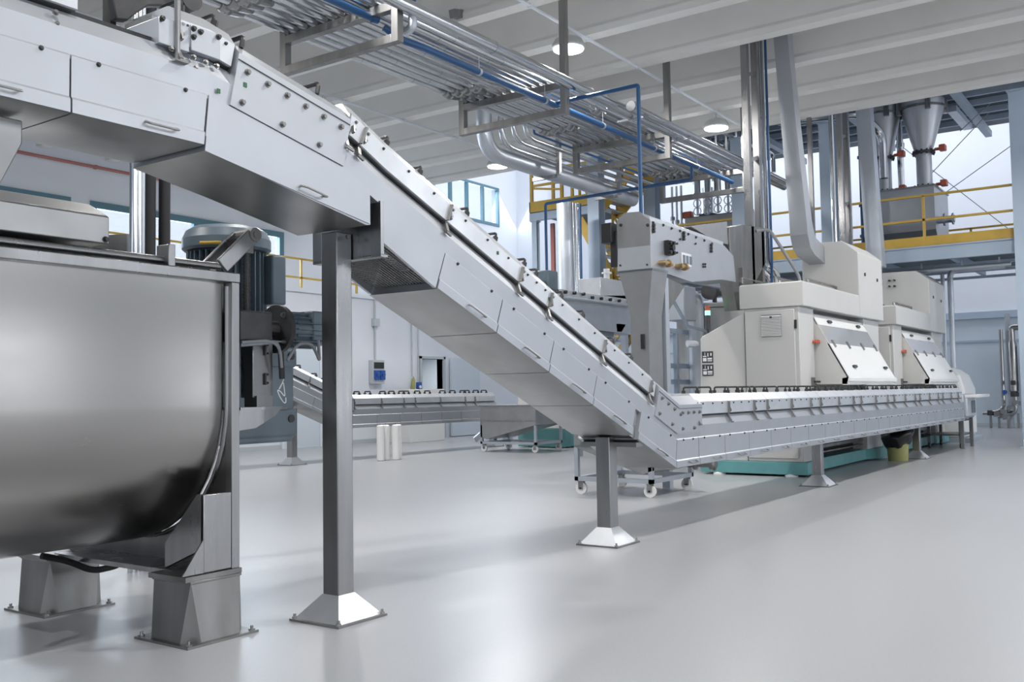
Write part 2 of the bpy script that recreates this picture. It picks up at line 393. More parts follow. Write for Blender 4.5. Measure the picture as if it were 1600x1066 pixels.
def belt_conveyor(name, label, pts, yn, yf, trays, covers, plates=(), legs=(), handles=2, hand_r=.009, gap=.004, detail=True, loc=None):
    P = Path(pts); t = thing(name, label, 'conveyor', loc or (P.p[0].x, (yn+yf)/2, 0)); ym = (yn+yf)/2
    for x0, x1 in trays:
        if x0 is None: continue
        b = MB(); P.sweep(b, x0+gap, x1-gap, sym(yn, yf, [(.011, 0), (0, -.011), (0, -.176), (-.010, -.187), (-.010, -.241), (.01, -.246)]))
        o = part('lower_tray', b, M['sheet'], t)
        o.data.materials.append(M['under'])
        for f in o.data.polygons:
            if f.normal.z < -.5: f.material_index = 1  # downward faces get a darker steel: underside shade put into the colour
        if detail:
            xm = x0+(x1-x0)*.62; q, n = P.at(xm); d = Vector((n.y, 0, -n.x))
            b = MB(); b.tube([P.pt(xm-.075, yn-.004, -.2), P.pt(xm-.075, yn-.04, -.215), P.pt(xm+.075, yn-.04, -.215), P.pt(xm+.075, yn-.004, -.2)], .0055, 7, bend=.02)
            part('tray_handle', b, M['frame'], o)
            for xx in (x0+.12, x1-.12): screw(P.pt(xx, yn, -.015), .007, o, t)
    fx0, fx1 = P.p[0].x, P.p[-1].x
    b = MB(); P.sweep(b, fx0, fx1, sym(yn, yf, [(.010, -.02), (.006, .1), (.05, .175)])); fr = part('side_frame', b, M['sheet'], t)
    fr.data.materials.append(M['cover'])
    b = MB(); P.sweep(b, fx0+.05, fx1-.02, sym(yn, yf, [(.066, .172), (.066, .2)])); part('cover_gap_shade', b, M['black'], t)  # black strip painting the shade in the gap below the covers
    for k, (x0, x1) in enumerate(covers):
        b = MB(); P.sweep(b, x0+.004, x1-.004, sym(yn, yf, [(.03, .19), (.022, .194), (.022, .305), (.085, .375), (.1, .378)]))
        c = part('belt_cover', b, M['cover'], t)
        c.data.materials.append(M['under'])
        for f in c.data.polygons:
            if f.normal.z < -.4: f.material_index = 1  # shade under the cover edge painted as darker steel
        n = P.at((x0+x1)/2)[1]; u = Vector((n.x, 0, n.y))
        if x1-x0 > .25:
            for f in ((.3, .7) if handles == 2 else (.75,)):
                xm = x0+(x1-x0)*f
                b = MB(); bow_handle(b, P.pt(xm, yn+.17, .376), (0, 1, 0), u, .14, .058, hand_r)
                for s in (-1, 1): b.cyl(P.pt(xm, yn+.17+s*.07, .374), P.pt(xm, yn+.17+s*.07, .405), hand_r*2, n=8)
                part('cover_handle', b, M['black'], c)
            if detail:
                for i in range(3): screw(P.pt(x0+(x1-x0)*(.2+.3*i), yn+.022, .285), .006, c, t)
        # latch at the seam
        if detail is not None:
            b = MB(); x = x0
            b.beam(P.pt(x, yn+.016, .195), P.pt(x, yn+.016, .30), .012, .03, (0, 1, 0))
            b.beam(P.pt(x+.012, yn-.0, .205), P.pt(x+.012, yn+.016, .25), .02, .01, (1, 0, 0))
            b.beam(P.pt(x, yn+.030, .18), P.pt(x, yn-.006, .112), .022, .02, (1, 0, 0))
            b.beam(P.pt(x-.012, yn-.014, .105), P.pt(x+.03, yn-.014, .105), .014, .014, (0, 1, 0))
            if detail:
                for o_ in (.24, .285): b.bolt(P.pt(x+.03, yn+.022, o_), (0, -1, 0), .007)
            part('latch', b, M['frame'], t)
    for x0, x1, o0, o1 in plates:
        b = MB(); P.sweep(b, x0, x1, [(yn-.004, o0), (yn-.004, o1), (yn+.08, o1+.075), (yf-.08, o1+.075), (yf+.004, o1), (yf+.004, o0)]); c = part('transition_plate', b, M['sheet'], t)
        b = MB(); P.sweep(b, x0, x1, [(yn-.008, o1-.035), (yn-.008, o1-.031), (yn-.003, o1-.031), (yn-.003, o1-.035)]); part('edge_seam', b, M['dark'], c)
        n = int((x1-x0)/.11)
        for i in range(n):
            x = x0+.06+(x1-x0-.12)*i/(n-1)
            for o_ in ((o1-.07,) if i % 2 else (o1-.07, o0+.04)):
                b = MB(); b.bolt(P.pt(x, yn-.004, o_), (0, -1, 0), .011, .011); part('bolt', b, M['frame'], c)
    for lx, z1, w in legs:
        support_leg(t, lx, ym, z1, w)
    return t, P
def support_leg(t, x, y, z1, w=.115, base=.185, hc=.135):
    b = MB(); b.box(x-w/2, x+w/2, y-w/2, y+w/2, hc-.01, z1); o = part('support_post', b, M['steel'], t, .006)
    b = MB(); k = base-.02; h = w/2+.002
    b.loft([[(x-k, y-k, .012), (x+k, y-k, .012), (x+k, y+k, .012), (x-k, y+k, .012)], [(x-h, y-h, hc), (x+h, y-h, hc), (x+h, y+h, hc), (x-h, y+h, hc)]]); part('post_foot', b, M['cover'], o, smooth=20)
    b = MB(); b.box(x-base, x+base, y-base, y+base, 0, .012); part('base_plate', b, M['frame'], o)
    for sx_ in (-1, 1):
        for sy_ in (-1, 1):
            b = MB(); b.cyl((x+sx_*(base-.02), y+sy_*(base-.02), .01), (x+sx_*(base-.02), y+sy_*(base-.02), .022), .014, n=8); b.cyl((x+sx_*(base-.02), y+sy_*(base-.02), .02), (x+sx_*(base-.02), y+sy_*(base-.02), .038), .008, n=6); part('anchor_bolt', b, M['steel'], o)
YN, YF = 3.575, 4.105
main = [(-1.6, 2.575), (2.75, 2.575), (3.62, 2.395), (3.88, 2.272), (7.52, .797), (20.2, .797)]
trays = [(-.1, .6), (.6, 1.35), (1.35, 2.095), (2.095, 2.75), (4.44, 5.02), (5.02, 5.62), (5.62, 6.20), (6.20, 6.80), (6.885, 7.52), (7.52, 7.953), (7.953, 8.537), (8.537, 9.14), (9.14, 9.744)]
x = 9.744
while x < 19.6: trays.append((x, min(x+.6, 20.0) if x < 19.3 else 20.1)); x += .6
ZL = .99
lat = [PY(px, 655, YN+.02).x for px in (1088.5, 1138.5, 1178.5, 1199, 1237, 1267, 1282.6, 1311, 1334, 1346, 1369, 1387.5, 1397.6, 1415, 1430.6, 1438, 1453, 1466.6, 1474, 1487, 1498)]
hc = list(zip(lat, lat[1:]+[20.1]))
sc = [PY(px, py, YN+.02).x for px, py in ((545, 216), (686, 340), (801, 440), (848, 478), (934, 548), (1008, 609))]
covers = [(.2, 1.2), (1.2, 2.14), (2.6, 2.86), (3.6, sc[0])]+list(zip(sc, sc[1:]))+[(sc[-1], 7.08)]+hc
conv, CP = belt_conveyor('belt_conveyor', 'long enclosed silver belt conveyor descending from upper left and running away past the machines',
    main, YN, YF, trays, covers, plates=[(2.87, 3.60, .0, .265), (7.1, 8.03, .04, .285)], legs=[(12.07, .56, .115), (17.35, .56, .115)], loc=(12.07, 3.84, 0))
support_leg(conv, 3.81, 3.84, 2.10, .118)
support_leg(conv, 6.775, 3.84, .845, .125)
# long tray of the first bend, hanging lower than the incline
b = MB()
pr = [(2.756, 2.569), (3.62, 2.388), (3.80, 2.298), (3.80, 2.118), (3.77, 2.112), (2.731, 2.312)]
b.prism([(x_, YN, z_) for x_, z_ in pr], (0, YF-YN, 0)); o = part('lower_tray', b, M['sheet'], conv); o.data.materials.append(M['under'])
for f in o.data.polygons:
    if f.normal.z < -.5: f.material_index = 1  # underside of the bend tray coloured darker for its shade
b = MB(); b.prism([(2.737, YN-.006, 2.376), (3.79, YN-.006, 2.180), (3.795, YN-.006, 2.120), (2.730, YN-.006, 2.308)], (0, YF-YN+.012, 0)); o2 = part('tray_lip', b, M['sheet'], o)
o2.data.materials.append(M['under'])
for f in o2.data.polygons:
    if f.normal.z < -.5: f.material_index = 1  # same painted underside shade on the lip
b = MB(); b.tube([(3.30, YN-.006, 2.245), (3.30, YN-.045, 2.235), (3.45, YN-.045, 2.207), (3.45, YN-.006, 2.217)], .006, 7, bend=.02); part('tray_handle', b, M['frame'], o)
# support bracket box above the first post, guard mesh, closed start of the incline
b = MB(); b.box(3.875, 3.90, YN-.006, YF-.01, 1.965, 2.26); b.box(3.875, 3.93, YN-.006, YF-.01, 1.955, 1.968); part('bracket_plate', b, M['steel'], conv)
b = MB(); b.cyl((3.80, 3.75, 2.07), (3.80, 3.735, 2.07), .012); part('bolt', b, M['frame'], conv)
if getattr(REST, 'used', 0): part('screws', REST, M['dark'], conv, kind='stuff')
gp = [(3.902, 2.258), (4.436, 2.041), (4.345, 1.822), (3.902, 2.035)]
b = MB(); b.prism([(x_, YN, z_) for x_, z_ in gp], (0, .02, 0)); part('guard_side', b, M['sheet'], conv); b = MB(); b.prism([(x_, YF-.02, z_) for x_, z_ in gp], (0, .02, 0))
part('guard_side', b, M['sheet'], conv)
b = MB(); q0, q1 = CP.pt(3.99, 0, -.20), CP.pt(4.44, 0, -.20)
d = (q1-q0).normalized(); L = (q1-q0).length; nn = int(L/.022)
for i in range(nn+1):
    c0 = q0+d*(L*i/nn); b.cyl((c0.x, YN+.02, c0.z), (c0.x, YF-.02, c0.z), .0026, n=4)
for j in range(22):
    y = YN+.02+(YF-YN-.04)*j/21; b.cyl((q0.x, y, q0.z), (q1.x, y, q1.z), .0026, n=4)
part('guard_mesh', b, M['frame'], conv, kind='stuff')
b = MB()
CP.sweep(b, 3.9, 4.42, [(YN+.02, -.02), (YN+.02, -.01), (YF-.02, -.01), (YF-.02, -.02)]); part('shaded_belt_return', b, M['void'], conv)  # near-black colour paints the shaded inside of the incline
b = MB(); CP.sweep(b, 3.95, 4.40, [(YN+.2, -.13), (YN+.2, -.12), (YN+.27, -.12), (YN+.27, -.13)]); part('return_guide', b, M['cover'], conv)
# opening with bracket at the second post
b = MB(); CP.sweep(b, 6.80, 6.89, [(YN+.03, -.01), (YN+.03, -.24), (YF-.03, -.24), (YF-.03, -.01)]); part('bracket_plate', b, M['steel'], conv)
b = MB(); b.box(6.80, 6.92, YN+.01, YF-.01, .765, .80); part('mounting_bracket', b, M['steel'], conv)
for x_, o_ in ((2.93, .34), (3.42, .34)):
    n_ = CP.at(x_)[1]; b = MB(); q = CP.pt(x_, YN+.15, o_); bow_handle(b, q, (0, 1, .0), (n_.x, 0, n_.y), .15, .06, .012); part('cover_handle', b, M['black'], conv)
# small green stickers
for x_, y_, o_ in ((2.80, YN-.001, .035), (2.93, YN-.005, .13), (3.55, YN-.005, .2), (4.9, YN+.02, .26), (5.5, YN+.02, .25)):
    q = CP.pt(x_, y_, o_); b = MB(); b.box(q.x-.009, q.x+.009, q.y-.002, q.y+.001, q.z-.011, q.z+.011); part('green_sticker', b, M['green'], conv)
# second conveyor of the same make, far left
bg = [(10.7, 1.76), (13.15, .85), (17.75, .85)]
tr = [(10.7, 11.3), (11.45, 12.2), (12.2, 13.15)]+[(13.15+.657*i, 13.15+.657*(i+1)) for i in range(7)]
belt_conveyor('belt_conveyor', 'similar silver belt conveyor far back along the left wall, behind the tall post', bg, 12.85, 13.4, tr,
    [(10.75, 11.3), (11.3, 12.0), (12.0, 12.6), (13.2, 13.95), (13.95, 14.6), (14.6, 14.95), (14.95, 15.75), (15.75, 16.6), (16.6, 16.95), (16.95, 17.7)],
    plates=[(12.62, 13.18, .02, .29)], legs=[(11.9, 1.0, .13), (17.95, .62, .13)], detail=False, loc=(13.15, 13.1, 0), hand_r=.013)
# ---------------------------------------------------------------- the two cream machines beside the conveyor
def quad_solid(b, pts, v): b.prism(pts, v)
def machine(x0, label, full=True):
    t = thing('enclosed_roller_machine', label, 'machine', (x0+2, 4.8, 0), 'cream machines beside the belt conveyor')
    X = lambda v: x0+v
    # base frame
    b = MB()
    pts = [(X(-.02), 4.30, 0), (X(4.15), 4.30, 0), (X(4.15), 5.86, 0), (X(-.02), 5.86, 0)]
    b.box(X(-.02), X(.55), 4.30, 5.86, .03, .2); b.box(X(3.7), X(4.2), 4.30, 5.86, .03, .2)
    b.box(X(.55), X(3.7), 4.42, 4.62, .03, .2); b.box(X(.55), X(3.7), 5.5, 5.8, .03, .2)
    base = part('base_frame', b, M['teal'], t, .006)
    b = MB(); b.prism([(X(.55), 4.30, .03), (X(.55), 4.42, .03), (X(.95), 4.42, .03)], (0, 0, .17)); b.prism([(X(3.7), 4.30, .03), (X(3.7), 4.42, .03), (X(3.3), 4.42, .03)], (0, 0, .17)); part('base_gusset', b, M['teal'], base)
    for px_ in (.05, 3.9):
        for py_ in (4.55, 5.6):
            b = MB(); b.revolve((X(px_), py_, 0), (0, 0, 1), [(.09, 0), (.09, .02), (.055, .05), (.02, .06)], 12); part('levelling_foot', b, M['white'], base)
    # main body: portal front of posts and recessed wall
    b = MB(); b.box(X(0), X(.62), 4.36, 5.14, .2, 2.34); body = part('machine_body', b, M['cream'], t, .012)
    b = MB(); b.box(X(.62), X(3.55), 4.62, 5.14, .75, 2.34); part('inner_wall', b, M['cream'], t)
    b = MB(); b.box(X(.62), X(3.5), 4.60, 4.64, .2, .75); part('recess_shade_panel', b, M['void'], t)  # near-black panel standing in for the shade below the hood
    b = MB(); b.box(X(3.2), X(4.12), 4.36, 5.14, .2, 2.34); part('rear_post_panel', b, M['cream'], t, .012)
    b = MB(); b.box(X(.6), X(3.3), 4.44, 4.5, .34, .385); b.box(X(.6), X(3.3), 4.44, 4.5, .27, .29); part('guide_rail', b, M['frame'], t)
    # door on the end with louvre
    b = MB(); b.box(X(-.025), X(0), 4.42, 5.13, .25, 2.30); door = part('end_door', b, M['cream'], t, .008)
    b = MB(); b.box(X(-.034), X(-.024), 4.60, 4.89, 1.93, 2.24); g = part('louvre_shade_back', b, M['cable'], door, .002)  # dark backing paints the shade between the louvre slats
    b = MB()
    for i in range(14):
        z = 1.945+i*.0205; b.prism([(X(-.034), 4.605, z), (X(-.048), 4.605, z-.002), (X(-.034), 4.605, z+.011)], (0, .28, 0))
    part('louvre_slats', b, M['white'], g)
    b = MB(); b.box(X(-.05), X(-.034), 4.73, 4.76, 2.19, 2.215); part('louvre_lock', b, M['dark'], g)
    for z in (2.03, .6):
        b = MB(); b.box(X(-.032), X(0), 4.395, 4.42, z, z+.12); part('door_hinge', b, M['black'], door)
    # sloping side cabinet
    b = MB(); b.prism([(X(0), 5.15, .2), (X(0), 5.15, 2.29), (X(0), 5.79, 1.985), (X(0), 5.82, 1.95), (X(0), 5.86, .2)], (3.2, 0, 0)); cab = part('side_cabinet', b, M['cream'], t, .01)
    if full:
        for i, z in enumerate((1.41, 1.60)):
            b = MB(); b.box(X(-.006), X(0), 5.63, 5.80, z, z+.165); l = part('warning_label', b, M['label'], cab, label='black label with white pictogram squares')
            for a, c, d, e in ((5.73, 5.785, .02, .07), (5.645, 5.715, .045, .07), (5.645, 5.715, .02, .035), (5.73, 5.785, .085, .10), (5.70, 5.715, .09, .14), (5.65, 5.67, .1, .14), (5.75, 5.757, .105, .15)):
                b = MB(); b.box(X(-.009), X(-.005), a, c, z+d, z+e); part('pictogram', b, M['paper'], l)
        b = MB(); b.cyl((X(.03), 5.71, 2.0), (X(.03), 5.71, 2.12), .016); b.cyl((X(.03), 5.71, 2.08), (X(.03), 5.71, 2.29), .038)
        bl = thing('signal_light', 'small stack light with lit green lens and red cap on the first cream machine', 'signal light', (X(.03), 5.71, 2.0))
        part('pole', b, M['dark'], bl)
        b = MB(); b.cyl((X(.03), 5.71, 2.29), (X(.03), 5.71, 2.355), .039); part('green_lens', b, M['glow'], bl)
        b = MB(); b.revolve((X(.03), 5.71, 2.355), (0, 0, 1), [(.036, 0), (.036, .06), (.02, .075)], 14); part('red_cap', b, M['red'], bl)
        b = MB(); b.revolve((X(.0), 5.86, 1.88), (-.15, .1, 0), [(.03, 0), (.05, .3), (.055, .8), (.05, 1)], 12); part('clear_lamp', b, M['hglass'], cab)
    # housing with C shaped opening and tower
    c = .03
    b = MB()
    ring = lambda z, k: [(X(-.03)+k, 4.29+k, z), (X(2.75), 4.29+k, z), (X(2.75), 5.2-k, z), (X(-.03)+k, 5.2-k, z)]
    b.loft([ring(2.34, 0), ring(2.66, 0), ring(2.685, .02)]); cap = part('upper_housing', b, M['cream'], t, .008)
    tw = [(4.29, 2.34), (4.29, 3.38), (4.50, 3.56), (4.54, 3.585), (5.2, 3.60), (5.2, 2.34)]
    b = MB(); b.prism([(X(2.75), y, z) for y, z in tw], (1.45, 0, 0)); tow = part('tower', b, M['cream'], t, .012)
    for xx, zz in ((3.1, 3.05), (3.85, 3.02)):
        b = MB(); b.cyl((X(xx), 4.29, zz), (X(xx), 4.275, zz), .028); part('dark_knob', b, M['dark'], tow)
    b = MB()
    b.tube([(X(.9), 5.0, 2.68), (X(.9), 5.0, 2.86), (X(2.0), 5.0, 2.86), (X(2.0), 5.0, 2.68)], .024, 4); part('grab_rail', b, M['steel'], t)
    b = MB(); b.tube([(X(1.2), 4.62, 2.68), (X(1.2), 4.62, 2.83), (X(2.62), 4.62, 2.83), (X(2.62), 4.62, 2.68)], .024, 4); part('grab_rail', b, M['steel'], t)
    for yy in (5.05, 4.95):
        for zz in (3.3, 3.42):
            b = MB(); b.cyl((X(2.75), yy, zz), (X(2.68), yy, zz), .02, n=8); part('connector', b, M['dark'], tow)
    # sloping hood with glass upper flap
    A0 = Vector((X(.66), 4.40, 2.27)); A1 = Vector((X(.66), 3.91, 1.36)); w = Vector((2.6, 0, 0)); d = (A1-A0)
    n = Vector((0, d.z, -d.y)).normalized(); n = n if n.y < 0 else -n
    def pan(f0, f1, m, name, th=.02, ins=0):
        a, c_ = A0+d*f0, A0+d*f1
        b = MB(); b.prism([a+Vector((ins, 0, 0)), c_+Vector((ins, 0, 0)), c_+w-Vector((ins, 0, 0)), a+w-Vector((ins, 0, 0))], -n*th); return part(name, b, m, hood, .004)
    b = MB()
    for xs in (2.57, 0):
        if xs == 0: far_side = b; b = MB()
        b.prism([A0+Vector((xs, 0, 0)), A1+Vector((xs, 0, 0)), (A0.x+xs, 3.93, 1.26), (A0.x+xs, 4.35, 1.26), (A0.x+xs, 4.62, 1.6), (A0.x+xs, 4.62, 2.28)], (.03, 0, 0))
    hood = part('hood_side', b, M['cream'], t); part('hood_side', far_side, M['cream'], hood)
    pan(0, .17, M['white'], 'hood_rim'); pan(.17, .47, M['hglass'], 'glass_flap', .012, .02); pan(.47, 1.0, M['white'], 'hood_flap', .025)
    b = MB(); b.prism([A1, (A1.x, 3.885, 1.345), (A1.x, 3.885, 1.30), (A1.x, 3.93, 1.285), (A1.x, 3.91, 1.25), (A1.x, 4.0, 1.25), (A1.x, 4.0, 1.34)], w); part('hood_lip', b, M['white'], hood)
    for f in (.0+.18, .9, 1.65, 2.4):
        a = A0+d*.42+Vector((f, 0, 0)); b = MB(); b.prism([a, a+d*.11, a+d*.11+Vector((.05, 0, 0)), a+Vector((.05, 0, 0))], n*.02); part('flap_hinge', b, M['frame'], hood)
    for f, g_ in ((.55, .085), (2.05, .085), (.5, .82), (2.2, .82)):
        a = A0+d*g_+Vector((f, 0, 0)); b = MB(); b.prism([a, a+d*.035, a+d*.035+Vector((.16, 0, 0)), a+Vector((.16, 0, 0))], n*.03); part('flap_latch', b, M['dark'], hood)
    b = MB(); b.cyl((X(.55), 4.36, 1.86), (X(.55), 4.30, 1.86), .022); b.box(X(.57), X(.67), 4.29, 4.34, 1.84, 1.89); part('safety_switch', b, M['red'], t)
    b = MB(); b.box(X(.42), X(.53), 4.335, 4.36, 1.24, 1.36); part('lock_plate', b, M['frame'], body)
    b = MB(); b.cyl((X(.49), 4.335, 1.3), (X(.62), 4.30, 1.3), .014); part('lock_handle', b, M['dark'], body)
    b = MB(); b.box(X(.44), X(.49), 4.345, 4.36, 1.14, 1.21); part('name_plate', b, M['dark'], body)
    return t
machine(13.1, 'nearer cream enamelled machine with green base and end louvre, behind the belt conveyor')
machine(18.22, 'farther cream enamelled machine, second in line, partly hidden by the nearer one', full=False)

# square rising duct from the first machine and its neighbour
def rising_duct(px_top, px_bot, w, x, y, ztop, zbot, label, elbow):
    pass
a = PY(1219, 0, 5.25); 
t = thing('exhaust_duct', 'tall square sheet steel duct dropping from the ceiling and bending into the nearer cream machine', 'duct', (15.6, 5.1, 3.3))
b = MB()
def sec(cx, cy, z, s, q=.5): return [(cx-s*q, cy-s*q, z), (cx+s*q, cy-s*q, z), (cx+s*q, cy+s*q, z), (cx-s*q, cy+s*q, z)]
b.loft([sec(14.86, 5.10, 7.39, .22), sec(14.98, 5.02, 5.4, .24), sec(15.10, 4.95, 3.85, .27)]); part('duct_riser', b, M['sheet'], t)
b = MB(); b.loft([sec(15.10, 4.95, 3.85, .275), [(14.985, 4.81, 3.62), (15.27, 4.81, 3.76), (15.27, 5.09, 3.76), (14.985, 5.09, 3.62)], [(15.10, 4.81, 3.42), (15.33, 4.81, 3.66), (15.33, 5.09, 3.66), (15.10, 5.09, 3.42)], [(15.32, 4.81, 3.32), (15.40, 4.81, 3.60), (15.40, 5.09, 3.60), (15.32, 5.09, 3.32)]]); part('duct_elbow', b, M['sheet'], t)
b = MB(); b.loft([[(15.32, 4.81, 3.32), (15.40, 4.81, 3.60), (15.40, 5.09, 3.60), (15.32, 5.09, 3.32)], [(15.86, 4.82, 3.24), (15.86, 4.82, 3.52), (15.86, 5.08, 3.52), (15.86, 5.08, 3.24)]]); part('duct_branch', b, M['sheet'], t)
b = MB(); b.box(20.0, 20.97, 4.86, 5.14, 3.2, 3.46); o = single('duct_link', b, M['galv'], 'short square steel duct joining the towers of the two cream machines', 'duct')
o.location.x -= 2.75+0.0
# twin posts that carry the risers
def ladder_post(x, y, z0, z1, label):
    t = thing('twin_steel_post', label, 'post', (x, y, z0))
    for dx in (0, .42):
        b = MB(); b.box(x+dx, x+dx+.1, y, y+.1, z0, z1); part('post', b, M['steel'], t)
    z = z0+.7
    while z < z1:
        b = MB(); b.beam((x+.1, y+.05, z), (x+.42, y+.05, z+.1), .06, .06); part('rung', b, M['steel'], t); z += 1.35
    return t
ladder_post(14.15, 5.4, 2.69, 7.39, 'pair of tall square steel posts rising from the nearer cream machine to the ceiling')
ladder_post(18.9, 5.35, 2.69, 8.2, 'pair of tall square steel posts rising from the farther cream machine to the ceiling')
for k, (px, r, m, lab) in enumerate(((1187, .05, 'pipe', 'outermost insulated silver riser beside the twin posts of the nearer machine'), (1193, .03, 'pipe', 'middle silver riser beside the twin posts of the nearer machine'), (1199, .04, 'pipe', 'inner silver riser touching the twin posts of the nearer machine'), (1205, .022, 'blue', 'thin blue riser behind the twin posts of the nearer machine'))):
    ky = (5.6, 5.6, 5.5, 5.42)[k]; q = PY(px, 380, ky); b = MB()
    if k < 3:
        b.tube([(q.x-.02*k, ky, 7.39), (q.x, ky, 3.15+.03*k), (q.x+.28, ky-.05, 3.05+.03*k), (q.x+.3, ky-.1, 2.69)], r, 12, bend=.12)
        for z in (3.6, 4.6, 5.6): b.cyl((q.x, ky, z), (q.x, ky, z+.03), r+.006, n=12)
    else: b.tube([(q.x, 5.42, 7.39), (q.x, 5.42, 3.2), (q.x+.2, 5.5, 3.1), (q.x+.2, 5.5, 2.69)], r, 8, bend=.1)
    single('riser_pipe', b, M[m], lab, 'pipe')
b = MB(); b.tube([(14.2, 5.35, 3.62), (14.35, 5.2, 3.66), (14.25, 4.9, 3.2), (14.5, 4.8, 2.9), (14.4, 4.75, 2.69)], .025, 8, bend=.2); single('flexible_hose', b, M['cable'], 'grey flexible hose looping down onto the housing of the nearer cream machine', 'hose')
b = MB(); b.box(13.6, 13.9, 5.35, 5.6, 2.69, 3.0); b.cyl((13.75, 5.45, 3.0), (13.75, 5.45, 3.15), .05); b.tube([(13.2, 5.2, 2.72), (13.2, 5.2, 2.80), (14.3, 5.2, 2.80), (14.3, 5.2, 2.72)], .012, 6); single('steam_fitting', b, M['frame'], 'steel fitting and thin rail standing on the housing of the nearer machine', 'fitting')
# duct riser and risers of the second machine
b = MB(); b.loft([sec(19.85, 5.2, 8.4, .27), sec(19.93, 5.1, 5, .29), sec(19.98, 5.05, 3.6, .30)]); single('exhaust_duct', b, M['galv'], 'square sheet steel duct rising beside the second pair of posts, farther machine', 'duct')
for px, r, lab in ((1302, .05, 'insulated silver riser left of the second pair of posts'), (1327, .045, 'insulated silver riser between the second pair of posts')):
    q = PY(px, 300, 5.75); b = MB(); b.cyl((q.x, 5.75, 2.69), (q.x, 5.75, 8.4), r); single('riser_pipe', b, M['pipe'], lab, 'pipe')
q = PY(1268, 300, 5.9); b = MB(); b.box(q.x-.04, q.x+.04, 5.86, 5.94, 2.2, 7.4); single('hanger_post', b, M['steel'], 'single thin steel hanger post between the two pairs of tall posts', 'post')
b = MB(); b.tube([(18.4, 5.0, 3.2), (18.5, 4.9, 3.25), (18.6, 4.8, 3.0), (18.45, 4.7, 2.69)], .015, 6, bend=.1); b.box(18.3, 18.4, 4.95, 5.1, 2.69, 3.1); single('cable_loop', b, M['cable'], 'small box and looped cable on the housing of the farther machine', 'cable')
# ---------------------------------------------------------------- foreground mixing trough with its drive
tk = thing('mixing_trough', 'large polished steel U-shaped mixing trough on two box feet, foreground left', 'mixer', (2.2, 4.81, .29))
YC, ZC, RR, ZT, XE = 4.81, 1.17, .73, 1.80, 3.26
def uring(x, r, zt=ZT, n=22):
    pts = [(x, YC-r, zt)]+[(x, YC-r*math.cos(PI*i/n), ZC-r*math.sin(PI*i/n)) for i in range(n+1)]+[(x, YC+r, zt)]
    return pts
b = MB(); b.loft([uring(-1.2, RR), uring(XE-.12, RR), uring(XE-.03, RR-.012), uring(XE, RR-.03)]); part('trough_shell', b, M['tank'], tk)
b = MB(); b.tube([Vector(p)+Vector((.004, 0, 0)) for p in uring(XE-.0, RR-.008, ZT-.02)], .012, 8); part('weld_seam', b, M['steel'], tk)
# end frame: top rail, upright flange, saddle plate
b = MB(); b.box(-1.2, XE+.06, YC-RR-.03, YC-RR+.02, ZT, ZT+.05); b.box(-1.2, XE+.06, YC+RR-.02, YC+RR+.03, ZT, ZT+.05); b.box(XE, XE+.06, YC-RR+.02, YC+RR-.02, ZT, ZT+.05); part('top_rim', b, M['steel'], tk, .004)
b = MB(); b.box(XE+.005, XE+.055, YC-RR-.03, YC-RR+.02, .33, ZT); b.box(XE-.165, XE+.004, YC-RR-.028, YC-RR-.018, .335, .72); part('end_upright', b, M['steel'], tk, .003)
b = MB(); b.box(XE+.005, XE+.055, YC+RR-.02, YC+RR+.03, .33, ZT); part('end_upright', b, M['steel'], tk, .003)
b = MB()
n = 20
for x0 in (XE+.012,):
    top = [(x0, YC-RR*math.cos(PI*i/n)*.999, ZC-RR*math.sin(PI*i/n)) for i in range(n+1)]
    bot = [(x0, YC-RR*math.cos(PI*i/n), .33) for i in range(n+1)]
    for i in range(n): b.prism([top[i], top[i+1], bot[i+1], bot[i]], (.02, 0, 0))
part('saddle_plate', b, M['frame'], tk)
b = MB(); b.box(XE-.2, XE+.05, YC-RR+.18, YC+RR-.2, .31, .335); part('saddle_flange', b, M['steel'], tk)
b = MB(); b.prism([(XE-.17, YC-RR-.01, .72), (XE-.17, YC-RR-.01, .45), (XE-.17, YC-RR+.28, .335), (XE-.17, YC-RR+.28, .46), (XE-.17, YC-RR+.02, .72)], (.03, 0, 0)); part('gusset', b, M['steel'], tk)
b = MB(); b.prism([(XE-.166, YC-RR-.028, .50), (XE-.166, YC-RR-.028, .335), (XE-.29, YC-RR-.028, .335)], (0, .010, 0)); part('gusset', b, M['steel'], tk)
b = MB(); b.box(XE-.28, XE+.06, YC-RR-.04, YC-RR+.26, .305, .33); part('foot_pad', b, M['frame'], tk)
for x_ in (XE-.22, XE-.08):
    b = MB(); b.bolt((x_, YC-RR+.03, .33), (0, 0, 1), .014, .014); part('bolt', b, M['frame'], tk)
b = MB(); b.box(XE-.28, XE+.06, YC+RR-.26, YC+RR+.04, .305, .33); part('foot_pad', b, M['frame'], tk)
# lid details on top
b = MB()
b.loft([[(-1, 4.13, 1.93), (2.62, 4.13, 1.93), (2.62, 4.75, 1.93), (-1, 4.75, 1.93)], [(-1, 4.13, 2.06), (2.62, 4.13, 2.06), (2.62, 4.75, 2.06), (-1, 4.75, 2.06)], [(-1, 4.2, 2.12), (2.56, 4.2, 2.12), (2.56, 4.70, 2.12), (-1, 4.70, 2.12)]]); lid = part('lid_box', b, M['under'], tk, .006)
b = MB(); b.bolt((2.60, 4.13, 1.95), (0, -1, 0), .01, .01); part('bolt', b, M['dark'], lid)
b = MB(); b.box(-1, 3.2, 4.16, 5.46, ZT+.052, ZT+.075); part('cover_plate', b, M['steel'], tk)
b = MB(); b.revolve((2.55, 4.85, ZT+.07), (0, 0, 1), [(.42, 0), (.42, .02), (.38, .05), (.2, .09), (.02, .1)], 32); part('round_lid', b, M['tank'], tk)
